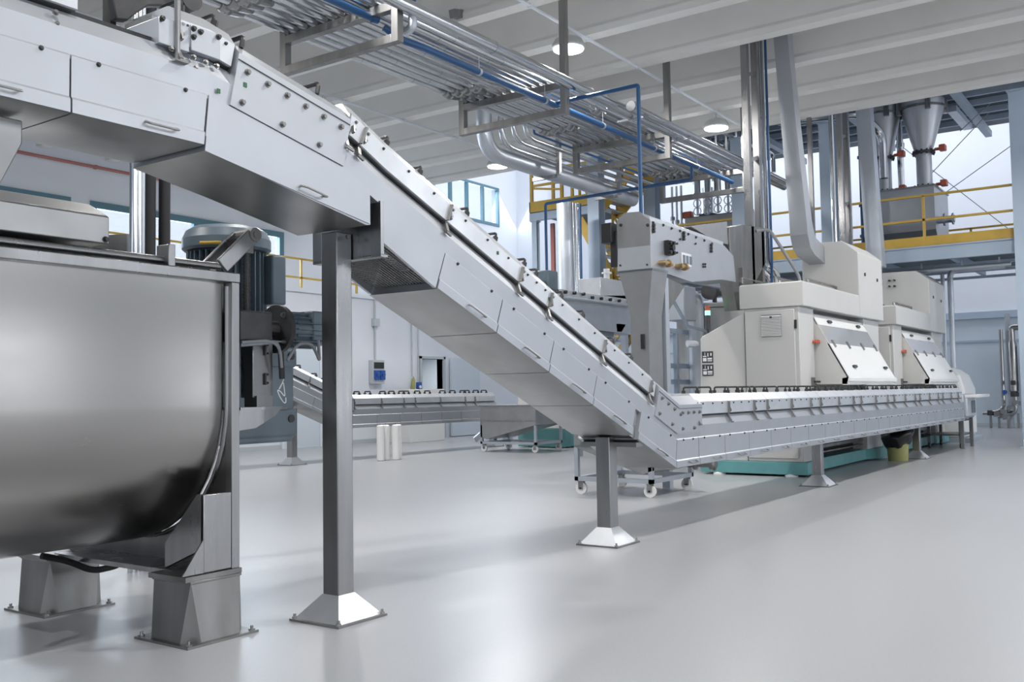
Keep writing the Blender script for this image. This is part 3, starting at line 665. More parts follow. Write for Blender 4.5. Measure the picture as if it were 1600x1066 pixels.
b = MB(); b.cyl((1.0, 4.12, ZT+.085), (3.24, 4.12, ZT+.085), .018); b.cyl((1.0, 4.19, ZT+.09), (3.0, 4.19, ZT+.09), .014); part('hinge_rod', b, M['steel'], tk)
b = MB(); b.box(2.90, 2.94, 4.07, 4.17, ZT+.05, ZT+.16); part('hinge_block', b, M['steel'], tk, .004)
b = MB(); b.prism([(3.02, 4.6, ZT+.06), (3.02, 4.6, 2.08), (2.62, 5.2, 2.06), (2.62, 5.2, ZT+.06)], (.02, .01, 0)); part('side_plate', b, M['frame'], tk)
# lever arm and screw jack
jk = thing('screw_jack', 'screw jack with lever arm, black flanged motor and hanging cables, end of trough', 'actuator', (3.52, 4.2, 1.0))
b = MB(); b.beam((3.24, 4.10, 1.885), (3.44, 4.10, 2.07), .02, .085); b.beam((3.24, 4.22, 1.885), (3.44, 4.22, 2.07), .02, .085); part('lever_arm', b, M['steel'], jk, .006)
b = MB(); b.cyl((3.45, 4.08, 2.075), (3.45, 4.24, 2.075), .038); b.cyl((3.45, 4.075, 2.075), (3.45, 4.08, 2.075), .018); b.box(3.425, 3.475, 4.13, 4.19, 1.98, 2.10); part('pivot', b, M['frame'], jk)
b = MB(); b.cyl((3.45, 4.16, 1.62), (3.45, 4.16, 2.0), .02)
for i in range(20): b.cyl((3.45, 4.16, 1.63+i*.018), (3.45, 4.16, 1.637+i*.018), .024, n=12)
part('jack_screw', b, M['dark'], jk)
b = MB(); b.box(3.32, 3.54, 4.05, 4.29, 1.50, 1.66); part('jack_gearbox', b, M['dark'], jk, .01)
b = MB(); b.cyl((3.54, 4.17, 1.58), (3.66, 4.17, 1.58), .045); b.box(3.5, 3.66, 4.08, 4.26, 1.5, 1.51); part('jack_coupling', b, M['frame'], jk)
b = MB(); b.cyl((3.66, 4.17, 1.58), (3.69, 4.17, 1.58), .135, n=28); fl = part('motor_flange', b, M['dark'], jk)
for i in range(4):
    a = PI/4+i*PI/2; b = MB(); b.bolt((3.66, 4.17+.105*math.cos(a), 1.58+.105*math.sin(a)), (-1, 0, 0), .012, .012); part('bolt', b, M['steel'], fl)
b = MB(); b.cyl((3.69, 4.17, 1.58), (4.0, 4.17, 1.58), .085, n=20)
for i in range(18):
    a = 2*PI*i/18; c, s_ = math.cos(a), math.sin(a); b.beam((3.74, 4.17+.09*c, 1.58+.09*s_), (3.95, 4.17+.09*c, 1.58+.09*s_), .006, .03, (0, c, s_))
part('motor_body', b, M['bgrey'], jk)
b = MB(); b.box(3.86, 4.0, 4.08, 4.26, 1.52, 1.69); part('terminal_box', b, M['bgrey'], jk, .01)
b = MB(); b.box(3.46, 3.60, 4.12, 4.22, 1.20, 1.50); cl = part('jack_column', b, M['steel'], jk, .004)
for z in (1.46, 1.30):
    b = MB(); b.tube([(3.56, 4.115, z+.025), (3.54, 4.11, z+.03), (3.54, 4.11, z-.03), (3.56, 4.115, z-.02)], .007, 6); part('hook', b, M['dark'], cl)
b = MB(); b.box(3.32, 3.64, 4.05, 4.3, 1.135, 1.15); b.prism([(3.32, 4.06, 1.135), (3.60, 4.06, 1.135), (3.56, 4.06, 1.10), (3.43, 4.06, 1.04), (3.32, 4.06, 1.03)], (0, .02, 0)); b.box(3.47, 3.58, 4.10, 4.2, 1.15, 1.21); part('jack_bracket', b, M['steel'], jk)
b = MB(); b.tube([(3.33, 4.06, 1.475), (3.48, 4.04, 1.49), (3.56, 4.05, 1.50), (3.60, 4.07, 1.47), (3.62, 4.08, 1.42)], .009, 8, bend=.05); b.tube([(3.33, 4.05, 1.49), (3.5, 4.03, 1.505), (3.58, 4.04, 1.47), (3.60, 4.05, 1.36)], .008, 8, bend=.05)
b.tube([(3.64, 4.05, 1.40), (3.72, 4.05, 1.5), (3.82, 4.05, 1.50), (3.86, 4.05, 1.44), (3.88, 4.05, 1.40), (3.88, 4.06, 1.52)], .009, 8, bend=.07); part('cable', b, M['cable'], jk)
b = MB(); b.cyl((3.62, 4.08, 1.45), (3.63, 4.08, 1.30), .016); part('cable_connector', b, M['black'], jk)
b = MB()
pts = [(3.63+.03*math.sin(i*.9+1)*(.4+i*.05), 4.08+.008*math.cos(i*1.7), 1.30-.008*i+.03*math.sin(i*1.3)) for i in range(16)]
b.tube(pts, .003, 5, bend=.02); part('white_wires', b, M['wire'], jk)
# gear motor behind
gm = thing('gear_motor', 'large blue grey vertical gear motor with round fan cowl behind the trough', 'motor', (3.8, 4.8, .9))
mc = (3.80, 4.76)
b = MB(); b.revolve((*mc, 2.08), (0, 0, 1), [(.245, 0), (.262, .015), (.262, .07), (.255, .085), (.24, .12), (.2, .145), (.02, .155)], 36); cw = part('fan_cowl', b, M['bgrey'], gm)
b = MB(); b.cyl((*mc, 1.48), (*mc, 2.08), .19, n=28)
mb = part('motor_body', b, M['bgrey'], gm)
b = MB()
for i in range(34):
    a = 2*PI*i/34; c, s_ = math.cos(a), math.sin(a); b.beam((mc[0]+.21*c, mc[1]+.21*s_, 1.52), (mc[0]+.21*c, mc[1]+.21*s_, 2.07), .008, .05, (c, s_, 0))
part('cooling_fins', b, M['bgrey'], mb, kind='stuff')
b = MB(); b.box(3.93, 4.04, 4.50, 4.72, 1.76, 2.06); part('terminal_box', b, M['bgrey'], gm, .012)
b = MB(); b.tube([(mc[0]-.27, mc[1]-.1, 2.1), (mc[0]-.2, mc[1]-.2, 2.1)], .01); part('yellow_sticker', b, M['yellow'], cw)
b = MB(); b.revolve((*mc, 1.40), (0, 0, 1), [(.25, 0), (.27, .02), (.27, .08), (.22, .1)], 30); part('motor_flange', b, M['bgrey'], gm)
b = MB(); b.loft([[(3.31, 4.5, z), (x, 4.5, z), (x, 5.2, z), (3.31, 5.2, z)] for z, x in ((.93, 4.08), (.96, 4.10), (1.10, 4.10), (1.48, 4.10), (1.50, 4.09), (1.53, 4.02), (1.62, 4.00))]); gb = part('gearbox', b, M['bgrey'], gm, .015)
b = MB(); b.box(3.4, 4.115, 4.485, 5.1, .96, 1.13); b.box(3.4, 4.115, 4.485, 5.1, 1.38, 1.50); part('gearbox_rib', b, M['bgrey'], gb, .02)
for x_, z_ in ((3.72, 1.06), (4.06, 1.07), (3.72, 1.45), (4.06, 1.45)):
    b = MB(); b.cyl((x_, 4.486, z_), (x_, 4.478, z_), .024); part('bolt_hole', b, M['black'], gb)
b = MB(); b.box(3.4, 3.7, 4.48, 4.52, 1.53, 1.6); part('gearbox_cover', b, M['bgrey'], gb, .02)
# box feet
def box_foot(x, y, label):
    t = thing('box_foot', label, 'machine foot', (x, y, 0), 'box feet of the mixing trough')
    s0, s1 = .185, .15
    b = MB(); k = .05
    def o8(cx, cy, s, c, z): return [(cx-s+c, cy-s, z), (cx+s-c, cy-s, z), (cx+s, cy-s+c, z), (cx+s, cy+s-c, z), (cx+s-c, cy+s, z), (cx-s+c, cy+s, z), (cx-s, cy+s-c, z), (cx-s, cy-s+c, z)]
    b.loft([o8(x, y, s0, .07, .012), o8(x, y, s1, .003, .292)]); part('foot_box', b, M['frame'], t, smooth=8)
    b = MB(); b.box(x-.155, x+.155, y-.155, y+.155, .292, .304); part('top_plate', b, M['frame'], t, .002)
    b = MB(); b.box(x-.215, x+.215, y-.215, y+.215, 0, .012); part('base_plate', b, M['frame'], t)
    for a in (-1, 1):
        for c in (-1, 1):
            b = MB(); b.cyl((x+a*.19, y+c*.19, .01), (x+a*.19, y+c*.19, .02), .016, n=8); b.cyl((x+a*.19, y+c*.19, .02), (x+a*.19, y+c*.19, .036), .008, n=6); part('anchor_bolt', b, M['steel'], t)
box_foot(3.16, 4.19, 'steel box foot bolted to the floor, nearer one under the trough')
box_foot(3.16, 5.45, 'steel box foot bolted to the floor, farther one with the black hose over it')
b = MB(); b.tube([(2.85, 5.1, .37), (3.0, 5.1, .32), (3.15, 5.1, .24), (3.32, 5.1, .25), (3.38, 5.12, .33), (3.38, 5.15, .37)], .018, 10, bend=.06); single('black_hose', b, M['rubber'], 'black rubber hose sagging under the trough in front of the farther box foot', 'hose')
# hopper chute and dark casting above the left end of the conveyor
b = MB(); b.loft([[(1.0, 3.75, 2.312), (2.0, 3.75, 2.312), (2.0, 4.10, 2.312), (1.0, 4.10, 2.312)], [(1.0, 3.75, 2.22), (2.0, 3.75, 2.22), (2.0, 4.10, 2.22), (1.0, 4.10, 2.22)], [(1.1, 3.82, 1.95), (1.90, 3.82, 1.95), (1.90, 4.08, 1.95), (1.1, 4.08, 1.95)]]); single('outlet_chute', b, M['under'], 'plain steel outlet chute below the conveyor at the left edge, above the lid box', 'chute', bevel=.006)

# risers behind the trough
for k, (px, r, m, lab) in enumerate(((209, .03, 'pipe', 'outer silver riser behind the trough lid'), (217, .022, 'pipe', 'slim silver riser, second behind the trough lid'), (223, .018, 'galv', 'thin grey riser, third behind the trough lid'), (234, .042, 'rubber', 'black flexible riser hose behind the trough, left of two'), (257, .042, 'rubber', 'black flexible riser hose behind the trough, right of two'))):
    q = PY(px, 330, 6.1); b = MB(); b.cyl((q.x, 6.1, 0), (q.x, 6.1, 7.39 if k < 3 else 6.45), r, n=16); single('riser_pipe', b, M[m], lab, 'pipe' if k < 3 else 'hose')
# ---------------------------------------------------------------- things on top of the conveyor, upper left
t = thing('feed_bracket', 'round steel rod with foot bracket standing on the conveyor edge, upper left', 'bracket', (2.56, 3.6, 2.66))
q0, q1 = PY(277, 97, 3.585), PY(281, 0, 3.585)
b = MB(); b.cyl(q0, (q0.x+.0, 3.585, 3.6), .0135); part('rod', b, M['steel'], t)
b = MB(); b.box(q0.x-.03, q0.x+.035, 3.55, 3.64, q0.z-.006, q0.z); b.prism([(q0.x-.03, 3.64, q0.z), (q0.x-.07, 3.64, q0.z+.08), (q0.x+.02, 3.64, q0.z+.08), (q0.x+.035, 3.64, q0.z)], (0, .006, 0)); part('foot_bracket', b, M['frame'], t)
t = thing('sliding_gate_casting', 'dark grey cast arms of a gate above the open conveyor section, upper left', 'gate', (2.35, 3.9, 3.0))
a, c = PY(205, 18, 3.9), PY(265, 18, 3.9)
b = MB(); b.prism([PY(175, -10, 3.9), PY(305, -10, 3.9), PY(298, 22, 3.9), PY(285, 22, 3.9), PY(270, 28, 3.9), PY(264, 18, 3.9), PY(258, 9, 3.9), PY(232, 9, 3.9), PY(215, 20, 3.9), PY(200, 32, 3.9), PY(182, 30, 3.9)], (0, .05, 0)); part('arm', b, M['dark'], t, .008)
b = MB(); q = PY(292, 0, 3.9); b.cyl((q.x, 3.86, q.z), (q.x, 3.98, q.z), .06, n=20); part('hub', b, M['dark'], t)
q = PY(171, 14, 4.0); b = MB(); b.box(q.x-.015, q.x+.015, 3.97, 4.03, 2.72, 3.4); part('gate_post', b, M['void'], t)
b = MB(); b.box(1.7, 2.15, 4.3, 4.4, 2.75, 3.5); part('back_plate', b, M['galv'], t)
t = thing('cover_end_box', 'small light steel end boxes where the conveyor cover starts again, by the steel rod', 'box', (2.6, 3.6, 2.74))
q0, q1 = PY(247, 66, 3.6), PY(297, 30, 3.6)
b = MB(); b.prism([PY(248, 25, 3.59), PY(248, 66, 3.59), PY(296, 82, 3.59), PY(296, 38, 3.59)], (0, .45, 0)); part('end_box', b, M['sheet'], t, .003)
b = MB(); b.prism([PY(299, 38, 3.585), PY(299, 78, 3.585), PY(344, 94, 3.585), PY(344, 54, 3.585)], (0, .45, 0)); part('end_box', b, M['sheet'], t, .003)
b = MB(); b.prism([PY(237, 22, 3.66), PY(237, 46, 3.66), PY(249, 50, 3.66), PY(249, 26, 3.66)], (0, .2, 0)); part('end_stop', b, M['frame'], t)
for px, py in ((302, 45), (313, 50), (302, 58), (341, 58), (253, 29)):
    b = MB(); b.bolt(PY(px, py, 3.585), (0, -1, 0), .009, .01); part('bolt', b, M['dark'], t)
for i, (px, py) in enumerate(((86, 20), (88, 38), (267, 77), (302, 90), (305, 106), (321, 98), (338, 104))):
    b = MB(); b.bolt(PY(px, py, 3.59), (0, -1, .4), .009, .008); part('bolt', b, M['frame'], t)
# tall handles on the first bend
for px, py in ((365, 48), (487, 100)):
    pass
# ---------------------------------------------------------------- hanging pipe rack
FX = [7.68, 11.1, 14.31, 17.67]
ZB = 5.0
names = ['nearest frame of the hanging pipe rack, over the bend of the conveyor', 'second hanging frame of the pipe rack, beside the large lamp', 'third hanging frame of the pipe rack, right of the blue drop pipe', 'farthest hanging frame of the pipe rack, pale in the light']
for i, x in enumerate(FX):
    t = thing('pipe_rack_frame', names[i], 'pipe rack', (x, 7.7, ZB), 'hanging frames of the pipe rack')
    y0, y1 = 6.9, 8.66; w = .095; ms = 'frame'
    b = MB(); b.box(x, x+w, y0-w, y0, ZB, 7.4); part('hanger_post', b, M['frame'], t, .004)
    b = MB(); b.box(x, x+w, y1-w, y1, ZB, 7.4); part('hanger_post', b, M['frame'], t, .004)
    b = MB(); b.box(x, x+w, y0, y1-w, ZB, ZB+w); part('lower_beam', b, M['frame'], t, .004)
    b = MB(); b.box(x, x+w, y0, y1-w, ZB+.36, ZB+.36+w); part('upper_beam', b, M['frame'], t, .004)
ZP = ZB+.36+.095
rp = [(8.52, .05), (8.36, .055), (8.2, .05), (8.04, .055), (7.88, .05), (7.73, .045), (7.6, .04), (7.48, .035), (7.37, .035), (7.25, .045), (7.12, .035)]
for k, (y, r) in enumerate(rp):
    b = MB(); b.cyl((3.0, y, ZP+r), (18.2, y, ZP+r), r, n=14)
    for x in (4.3, 5.6, 8.9, 9.9, 10.5, 12.6, 13.5, 15.8, 16.9): b.cyl((x+.15*(k % 3), y, ZP+r), (x+.15*(k % 3)+.012, y, ZP+r), r+.004, n=14)
    o = single('rack_pipe', b, M['pipe'], 'straight silver insulated pipe in the row lying on the hanging pipe rack', 'pipe', 'insulated pipes on the hanging rack')
    if k < 4 or k == 9:
        for xe in ((6.7, 10.6, 13.1, 17.0) if k < 4 else (6.9, 12.6)):
            b = MB(); xx = xe
            b.revolve((xx, y, ZP+r), (.34, 0, 0), [(r+.012, 0), (r+.03, .1), (r+.03, .3), (r+.01, .34), (r+.035, .4), (r+.02, .75), (r*.9, 1)], 14)
            b.cyl((xx+.08, y-.0, ZP+r), (xx+.08, y-.0, ZP+r-.085), .016, n=8)
            part('clamp_coupling', b, M['steel'], o)
    o['group'] = 'insulated pipes on the hanging rack'
q = PX(864, 136, 11.1)
b = MB(); b.cyl((3.0, 6.72, q.z-.02), (19.5, 6.72, q.z-.02), .075, n=18)
for x in (9.3, 11.6, 14.0, 16.5): b.cyl((x, 6.72, q.z-.02), (x+.02, 6.72, q.z-.02), .08, n=18)
zp2 = q.z-.02
single('large_rack_pipe', b, M['pipe'], 'thickest bright silver pipe along the right edge of the hanging rack', 'pipe')
b = MB(); b.cyl((12.5, 6.5, zp2-.03), (19.5, 6.5, zp2-.03), .055, n=16); b.cyl((12.4, 6.5, zp2-.03), (12.5, 6.5, zp2-.03), .075, n=16); 
for x in (12.8, 14.35, 17.7): b.box(x, x+.04, 6.44, 6.95, zp2-.11, zp2-.08)
single('large_rack_pipe', b, M['pipe'], 'silver pipe outside the rack on its right, starting behind the blue drop pipe', 'pipe')
q = PX(861, 162, 11.0); zb = 5.30; yb = PX(861, 160, 11.05).y
b = MB(); b.cyl((3.0, 7.22, 5.36), (7.72, 7.22, 5.36), .042, n=12); b.cyl((7.72, 7.22, 5.36), (7.8, 7.2, 5.36), .05, n=12)
single('blue_pipe', b, M['blue'], 'blue pipe along the rack before the nearest frame', 'pipe')
b = MB(); b.tube([(7.9, 6.78, 7.4), (7.9, 6.78, 5.2), (7.9, 7.12, 5.16)], .04, 12, bend=.1); b.tube([(7.9, 7.2, 5.3), (8.1, 7.12, 5.2), (8.4, 7.08, 5.2), (17.6, 7.08, 5.2)], .042, 12, bend=.1)
bp = single('blue_pipe', b, M['blue'], 'long blue pipe under the rack, from the nearest frame to the farthest', 'pipe')
b = MB(); b.tube([(7.9, 6.78, 5.34), (7.9, 6.78, 5.2), (7.9, 6.9, 5.17)], .05, 12, bend=.1); part('elbow', b, M['galv'], bp)
for x in (9.5, 11, 12.6, 14.3, 16):
    b = MB(); b.cyl((x, 7.08, 5.2), (x, 7.08, 5.4), .006, n=6); b.cyl((x-.02, 7.08, 5.2), (x+.02, 7.08, 5.2), .048, n=12); part('pipe_hanger', b, M['galv'], bp)
q = PX(997, 133, 11.25); e = PX(1001, 325, 11.25)
b = MB(); b.tube([(11.25, 7.05, 5.22), (11.25, 6.9, q.z), (11.25, q.y, q.z), (11.25, q.y, 3.36)], .027, 10, bend=.03); bd = single('blue_pipe', b, M['blue'], 'thin blue drop pipe going down to the head of the chain conveyor', 'pipe')
q = PX(868, 280, 17.0); r2 = PX(1160, 262, 17.0)
b = MB(); b.tube([(15.8, 7.1, 5.18), (15.8, 7.1, 4.95), (15.8, 10.2, 4.9), (15.8, 10.2, 2.6)], .03, 8, bend=.05); single('blue_pipe', b, M['blue'], 'thin blue pipe crossing left below the rack and dropping beside the silver columns', 'pipe')
# bent ventilation duct with three pipes, left of the rack
dg = 'bent pipes left of the rack'
for k, (dy, dz, r, m, lab) in enumerate(((0, 0, .14, 'galv', 'thick bent grey duct, lowest of the bundle hanging left of the rack'), (-.22, .12, .05, 'pipe', 'silver bent pipe just above the thick bent duct'), (-.34, .22, .04, 'pipe', 'thin silver bent pipe in the middle of the bundle left of the rack'), (-.46, .30, .04, 'pipe', 'thin silver bent pipe nearest the rack in the bundle beside it'))):
    b = MB(); b.tube([(13.2+.19*k, 9.75+dy, 7.39), (13.2+.19*k, 9.75+dy, 5.35+dz), (18.6, 9.75+dy, 5.35+dz)], r, 18, bend=.45-.05*k); single('bent_pipe', b, M[m], lab, 'duct' if k == 0 else 'pipe')
for i, x in enumerate((14.9, 17.2)):
    b = MB(); b.box(x, x+.08, 9.3, 9.38, 5.2, 7.4); b.box(x, x+.06, 9.38, 9.9, 5.15, 5.21); single('pipe_hanger', b, M['steel'], 'steel hanger holding the bent duct bundle, %s one' % ('nearer' if i == 0 else 'farther'), 'hanger')
b = MB(); b.tube([(14.0, 9.25, 6.4), (14.0, 9.25, 5.75), (18.2, 9.25, 5.75)], .022, 8, bend=.05); single('blue_pipe', b, M['blue'], 'thin blue pipe above the bent duct bundle left of the rack', 'pipe')
b = MB(); q = PZ(740, 33, 6.6); b.beam((q.x-.5, q.y, 6.55), (q.x+.1, q.y, 6.7), .1, .12); b.box(q.x+.1, q.x+.12, q.y-.1, q.y+.1, 6.62, 6.82); single('ceiling_bracket', b, M['steel'], 'short steel bracket bolted to a ceiling rib right of the blue pipe', 'bracket')
# ---------------------------------------------------------------- mezzanine on the right, tank and hoppers
XM = 21.4
def column(x, y, z0, z1, label, w=.3, m='steelb'):
    b = MB(); t = .02
    b.prism([(x-w/2, y-w/2, z0), (x-w/2+t, y-w/2, z0), (x-w/2+t, y-.01, z0), (x+w/2-t, y-.01, z0), (x+w/2-t, y-w/2, z0), (x+w/2, y-w/2, z0), (x+w/2, y+w/2, z0), (x+w/2-t, y+w/2, z0), (x+w/2-t, y+.01, z0), (x-w/2+t, y+.01, z0), (x-w/2+t, y+w/2, z0), (x-w/2, y+w/2, z0)], (0, 0, z1-z0))
    o = single('steel_column', b, M[m], label, 'column')
    b = MB(); b.box(x-w/2-.05, x+w/2+.05, y-w/2-.05, y+w/2+.05, z0, z0+.02); part('base_plate', b, M[m], o)
    b = MB(); b.box(x-w/2-.03, x+w/2+.03, y-w/2-.03, y+w/2+.03, z1-.02, z1); part('cap_plate', b, M[m], o)
    return o
c = PX(1592, 250, 21.15)
column(21.2, c.y-.02, 0, 7.0, 'pale blue steel column at the right edge carrying both decks')
q = PX(1157, 320, 21.17); column(21.17, q.y, 0, 7.0, 'pale blue steel column left of the riser pipes of the nearer machine')
q = PX(1294, 250, 21.17); column(21.17, q.y, 0, 7.0, 'pale blue steel column between the two groups of risers')
q = PX(1018, 300, 21.17); column(21.17, q.y, 0, 7.0, 'grey blue steel column behind the chain conveyor head', .3)
t = thing('mezzanine_deck', 'grey steel mezzanine deck with joists below, on the right', 'platform', (23.5, 6, 3.85))
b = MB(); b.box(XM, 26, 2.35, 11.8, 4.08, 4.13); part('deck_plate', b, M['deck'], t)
b = MB(); b.prism([(XM-.02, 2.3, z) for z in ()] or [(XM-.05, 2.3, 4.13), (XM+.08, 2.3, 4.13), (XM+.08, 2.3, 4.10), (XM, 2.3, 4.10), (XM, 2.3, 3.86), (XM+.08, 2.3, 3.86), (XM+.08, 2.3, 3.83), (XM-.05, 2.3, 3.83), (XM-.05, 2.3, 3.86), (XM-.02, 2.3, 3.86), (XM-.02, 2.3, 4.10), (XM-.05, 2.3, 4.10)], (0, 9.5, 0)); part('edge_beam', b, M['steelb'], t)
for y in (2.4, 4.0, 5.6, 7.2, 8.8, 10.4):
    b = MB(); b.box(XM+.08, 26, y, y+.09, 3.9, 4.08); part('joist', b, M['steelb'], t)
for x in (22.9, 24.4, 25.9):
    b = MB(); b.box(x, x+.1, 2.3, 11.8, 3.84, 3.9); part('cross_beam', b, M['steelb'], t)
railing('yellow_railing', 'yellow railing along the mezzanine edge in front of the steel tank', [(XM+.02, 2.62, 4.13), (XM+.02, 8.05, 4.13)], 1.07, kick=.2, posts=1.62)
railing('yellow_railing', 'short yellow railing corner of the mezzanine between the two riser groups', [(XM+.02, 8.6, 4.13), (XM+.02, 11.6, 4.13)], 1.07, kick=.2, posts=1.5)
railing('yellow_railing', 'yellow side railing returning from the mezzanine corner at the right edge', [(XM+.1, 2.5, 4.13), (25.9, 2.5, 4.13)], 1.07, kick=.2, posts=1.5)
railing('yellow_railing', 'yellow railing on the rear edge of the mezzanine beyond the tank', [(25.9, 2.6, 4.13), (25.9, 11, 4.13)], .95, posts=1.8, kickb=False)
# tank with two hoppers
tx0, tx1, ty0, ty1 = 23.0, 24.5, 4.52, 5.95
t = thing('dosing_tank', 'long steel tank on the mezzanine behind the yellow railing', 'tank', (23.7, 5.2, 4.15))
pf = [(tx0, 5.70), (tx0, 4.95), (tx0+.06, 4.72), (tx0+.25, 4.50), (tx0+.5, 4.42), (tx1-.5, 4.42), (tx1-.25, 4.50), (tx1-.06, 4.72), (tx1, 4.95), (tx1, 5.70)]
b = MB(); b.prism([(x, ty0, z) for x, z in pf], (0, ty1-ty0, 0)); part('tank_body', b, M['sheet'], t)
b = MB(); b.box(tx0-.03, tx1+.03, ty0-.03, ty1+.03, 5.70, 5.73); part('tank_lid', b, M['steel'], t)
b = MB()
for y in (ty0+.05, ty1-.1): b.box(tx0+.2, tx1-.2, y, y+.06, 4.15, 4.5)
b.box(tx0+.1, tx1-.1, ty0, ty1, 4.15, 4.2); part('tank_stand', b, M['galv'], t)
b = MB(); b.cyl((23.3, ty0, 4.95), (23.3, ty0-.35, 4.95), .08); b.cyl((23.3, ty0-.12, 4.95), (23.3, ty0-.16, 4.95), .14); b.cyl((23.3, ty0-.3, 4.95), (23.3, ty0-.33, 4.95), .13); part('drive_flange', b, M['galv'], t)
def hopper(px, r, label):
    q = PX(px, 235, 23.6); x, y = 23.6, q.y
    t = thing('hopper', label, 'hopper', (x, y, 5.73), 'conical hoppers over the dosing tank')
    b = MB(); b.revolve((x, y, 5.73), (0, 0, 1), [(.17, 0), (.17, .85), (.19, .87), (r, 1.9), (r, 2.08)], 32); part('hopper_cone', b, M['sheet'], t)
    for z in (1.86,): 
        b = MB(); b.cyl((x, y, 5.73+z), (x, y, 5.73+z+.05), r+.04, n=32); part('hopper_rim', b, M['steel'], t)
    for z in (.03, .84):
        b = MB(); b.cyl((x, y, 5.73+z), (x, y, 5.73+z+.05), .25, n=24)
        for i in range(12):
            a = 2*PI*i/12; b.cyl((x+.225*math.cos(a), y+.225*math.sin(a), 5.73+z-.03), (x+.225*math.cos(a), y+.225*math.sin(a), 5.73+z+.08), .02, n=6)
        part('bolted_flange', b, M['dark'], t)
        b = MB(); b.cyl((x-.1, y-.25, 5.78+z), (x-.1, y-.42, 5.78+z), .035); b.box(x-.2, x, y-.5, y-.36, 5.72+z, 5.86+z); part('valve_actuator', b, M['red'], t, .02)
    for a in (.4, 2.0, 3.6, 5.2):
        c, s = math.cos(a), math.sin(a); b = MB(); b.beam((x+(r+.03)*c, y+(r+.03)*s, 7.5), (x+(r+.03)*c, y+(r+.03)*s, 7.8), .1, .1); part('hopper_lug', b, M['steel'], t)
    return t
hopper(1443, .48, 'conical steel hopper over the right end of the dosing tank')
hopper(1380, .42, 'conical steel hopper over the left end of the dosing tank')
b = MB(); q = PX(1407, 250, 24.0); b.cyl((24.0, q.y, 5.73), (24.0, q.y, 7.8), .075); b.cyl((24.0, q.y, 6.9), (24.0, q.y, 7.0), .1); single('vent_pipe', b, M['pipe'], 'slim silver vent pipe between the two conical hoppers', 'pipe')
# upper deck hanging over them
t = thing('upper_deck', 'dark corrugated upper deck with light steel beams, top right', 'platform', (22, 7, 7.95))
ZU = 8.0
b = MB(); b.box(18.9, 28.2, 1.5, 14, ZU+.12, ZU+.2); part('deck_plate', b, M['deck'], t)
for x in [19.4+.85*i for i in range(10)]:
    b = MB(); b.box(x, x+.08, 1.5, 14, ZU-.02, ZU+.12); part('joist', b, M['steelb'], t)
for y in (2.4, 4.05, 6.5, 9.0, 11.5):
    b = MB(); b.box(18.9, 28.2, y, y+.16, ZU-.18, ZU-.02); part('cross_beam', b, M['steelb'], t)
for i, (x, y) in enumerate(((19.0, 1.7), (28.0, 1.7), (19.0, 13.8), (28.0, 13.8))):
    pass
b = MB(); q = PZ(1490, 175, 7.7); b.box(q.x-.2, q.x+1.8, q.y-.1, q.y+.1, 7.66, 7.8); single('hoist_beam', b, M['galv'], 'light perforated steel beam under the upper deck beside the right hopper', 'beam')
# bracing wires
for i, (a, c, lab) in enumerate((((1590, 175), (1180, 560), 0), ((1540, 130), (1430, 245), 1))): pass
for lab, p0, p1, X in (('thin bracing wire rising to the right behind the yellow railing', (1465, 310), (1588, 222), 27), ('thin bracing wire falling to the right from the hoppers', (1400, 222), (1585, 365), 27.2),
                       ('thin bracing wire from the upper deck down toward the railing post', (1560, 160), (1400, 330), 26.4), ('double thin bracing wire near the pale blue column top', (1584, 128), (1500, 205), 25.6)):
    a, c = PX(*p0, X), PX(*p1, X); b = MB(); b.cyl(a, c, .011, n=6); single('bracing_wire', b, M['cable'], lab, 'bracing wire')
# pipework behind the second pair of posts
for k, (px, r, m, lab) in enumerate(((1362, .05, 'pipe', 'silver riser left of the dosing tank, rightmost of three'), (1354, .075, 'pipe', 'thick silver riser left of the dosing tank, middle of three'), (1346, .04, 'blue', 'thin blue riser left of the dosing tank'))):
    q = PX(px, 300, 22.4); b = MB(); b.cyl((22.4, q.y, 4.13), (22.4, q.y, 7.8), r, n=12)
    for z in (4.6, 5.3, 6.4): b.cyl((22.4, q.y, z), (22.4, q.y, z+.06), r+.03, n=12)
    single('riser_pipe', b, M[m], lab, 'pipe')
for k in range(5):
    y = 8.8+.55*k; z = 7.3
    b = MB(); b.tube([(20.0, y, z), (22.6, y, z), (24.2, y-.2, z), (24.2, y-.2, z-.5)], .06, 10, bend=.2); single('overhead_pipe', b, M['pipe'], 'pale insulated pipe in the bank of pipes below the upper deck', 'pipe', 'pipes below the upper deck')
b = MB(); q = PZ(1216, 190, 7.3); e = PZ(1345, 177, 7.3); b.tube([(q.x, q.y, 7.3), (e.x, e.y, 7.3), (e.x+.6, e.y-.3, 6.9), (e.x+.6, e.y-.3, 5.9)], .09, 14, bend=.25); single('overhead_pipe', b, M['pipe'], 'thick pale pipe crossing below the last ceiling rib to the left hopper', 'pipe')
for k in range(7):
    px = 1088+k*16
    q = PX(px, 250, 22.0+.1*(k % 2)); b = MB(); b.cyl((q.x, q.y, 6.05), (q.x, q.y, 7.98), .085, n=12); 
    b.cyl((q.x, q.y, 5.95), (q.x, q.y, 6.05), .11, n=12)
    o = single('drop_pipe', b, M['pipe'], 'pale vertical pipe in the row hanging from the upper deck behind the rack end', 'pipe', 'row of vertical pipes behind the rack end')
    b = MB(); b.revolve((q.x, q.y, 5.5), (0, 0, 1), [(.03, 0), (.03, .5), (.06, .62), (.06, .9)], 10)
    for z in (5.6, 5.8): b.tube([(q.x-.02, q.y+.1*math.cos(a*PI/4), z+.1*math.sin(a*PI/4)) for a in range(9)], .012, 5)
    part('hose_coupling', b, M['galv'], o)
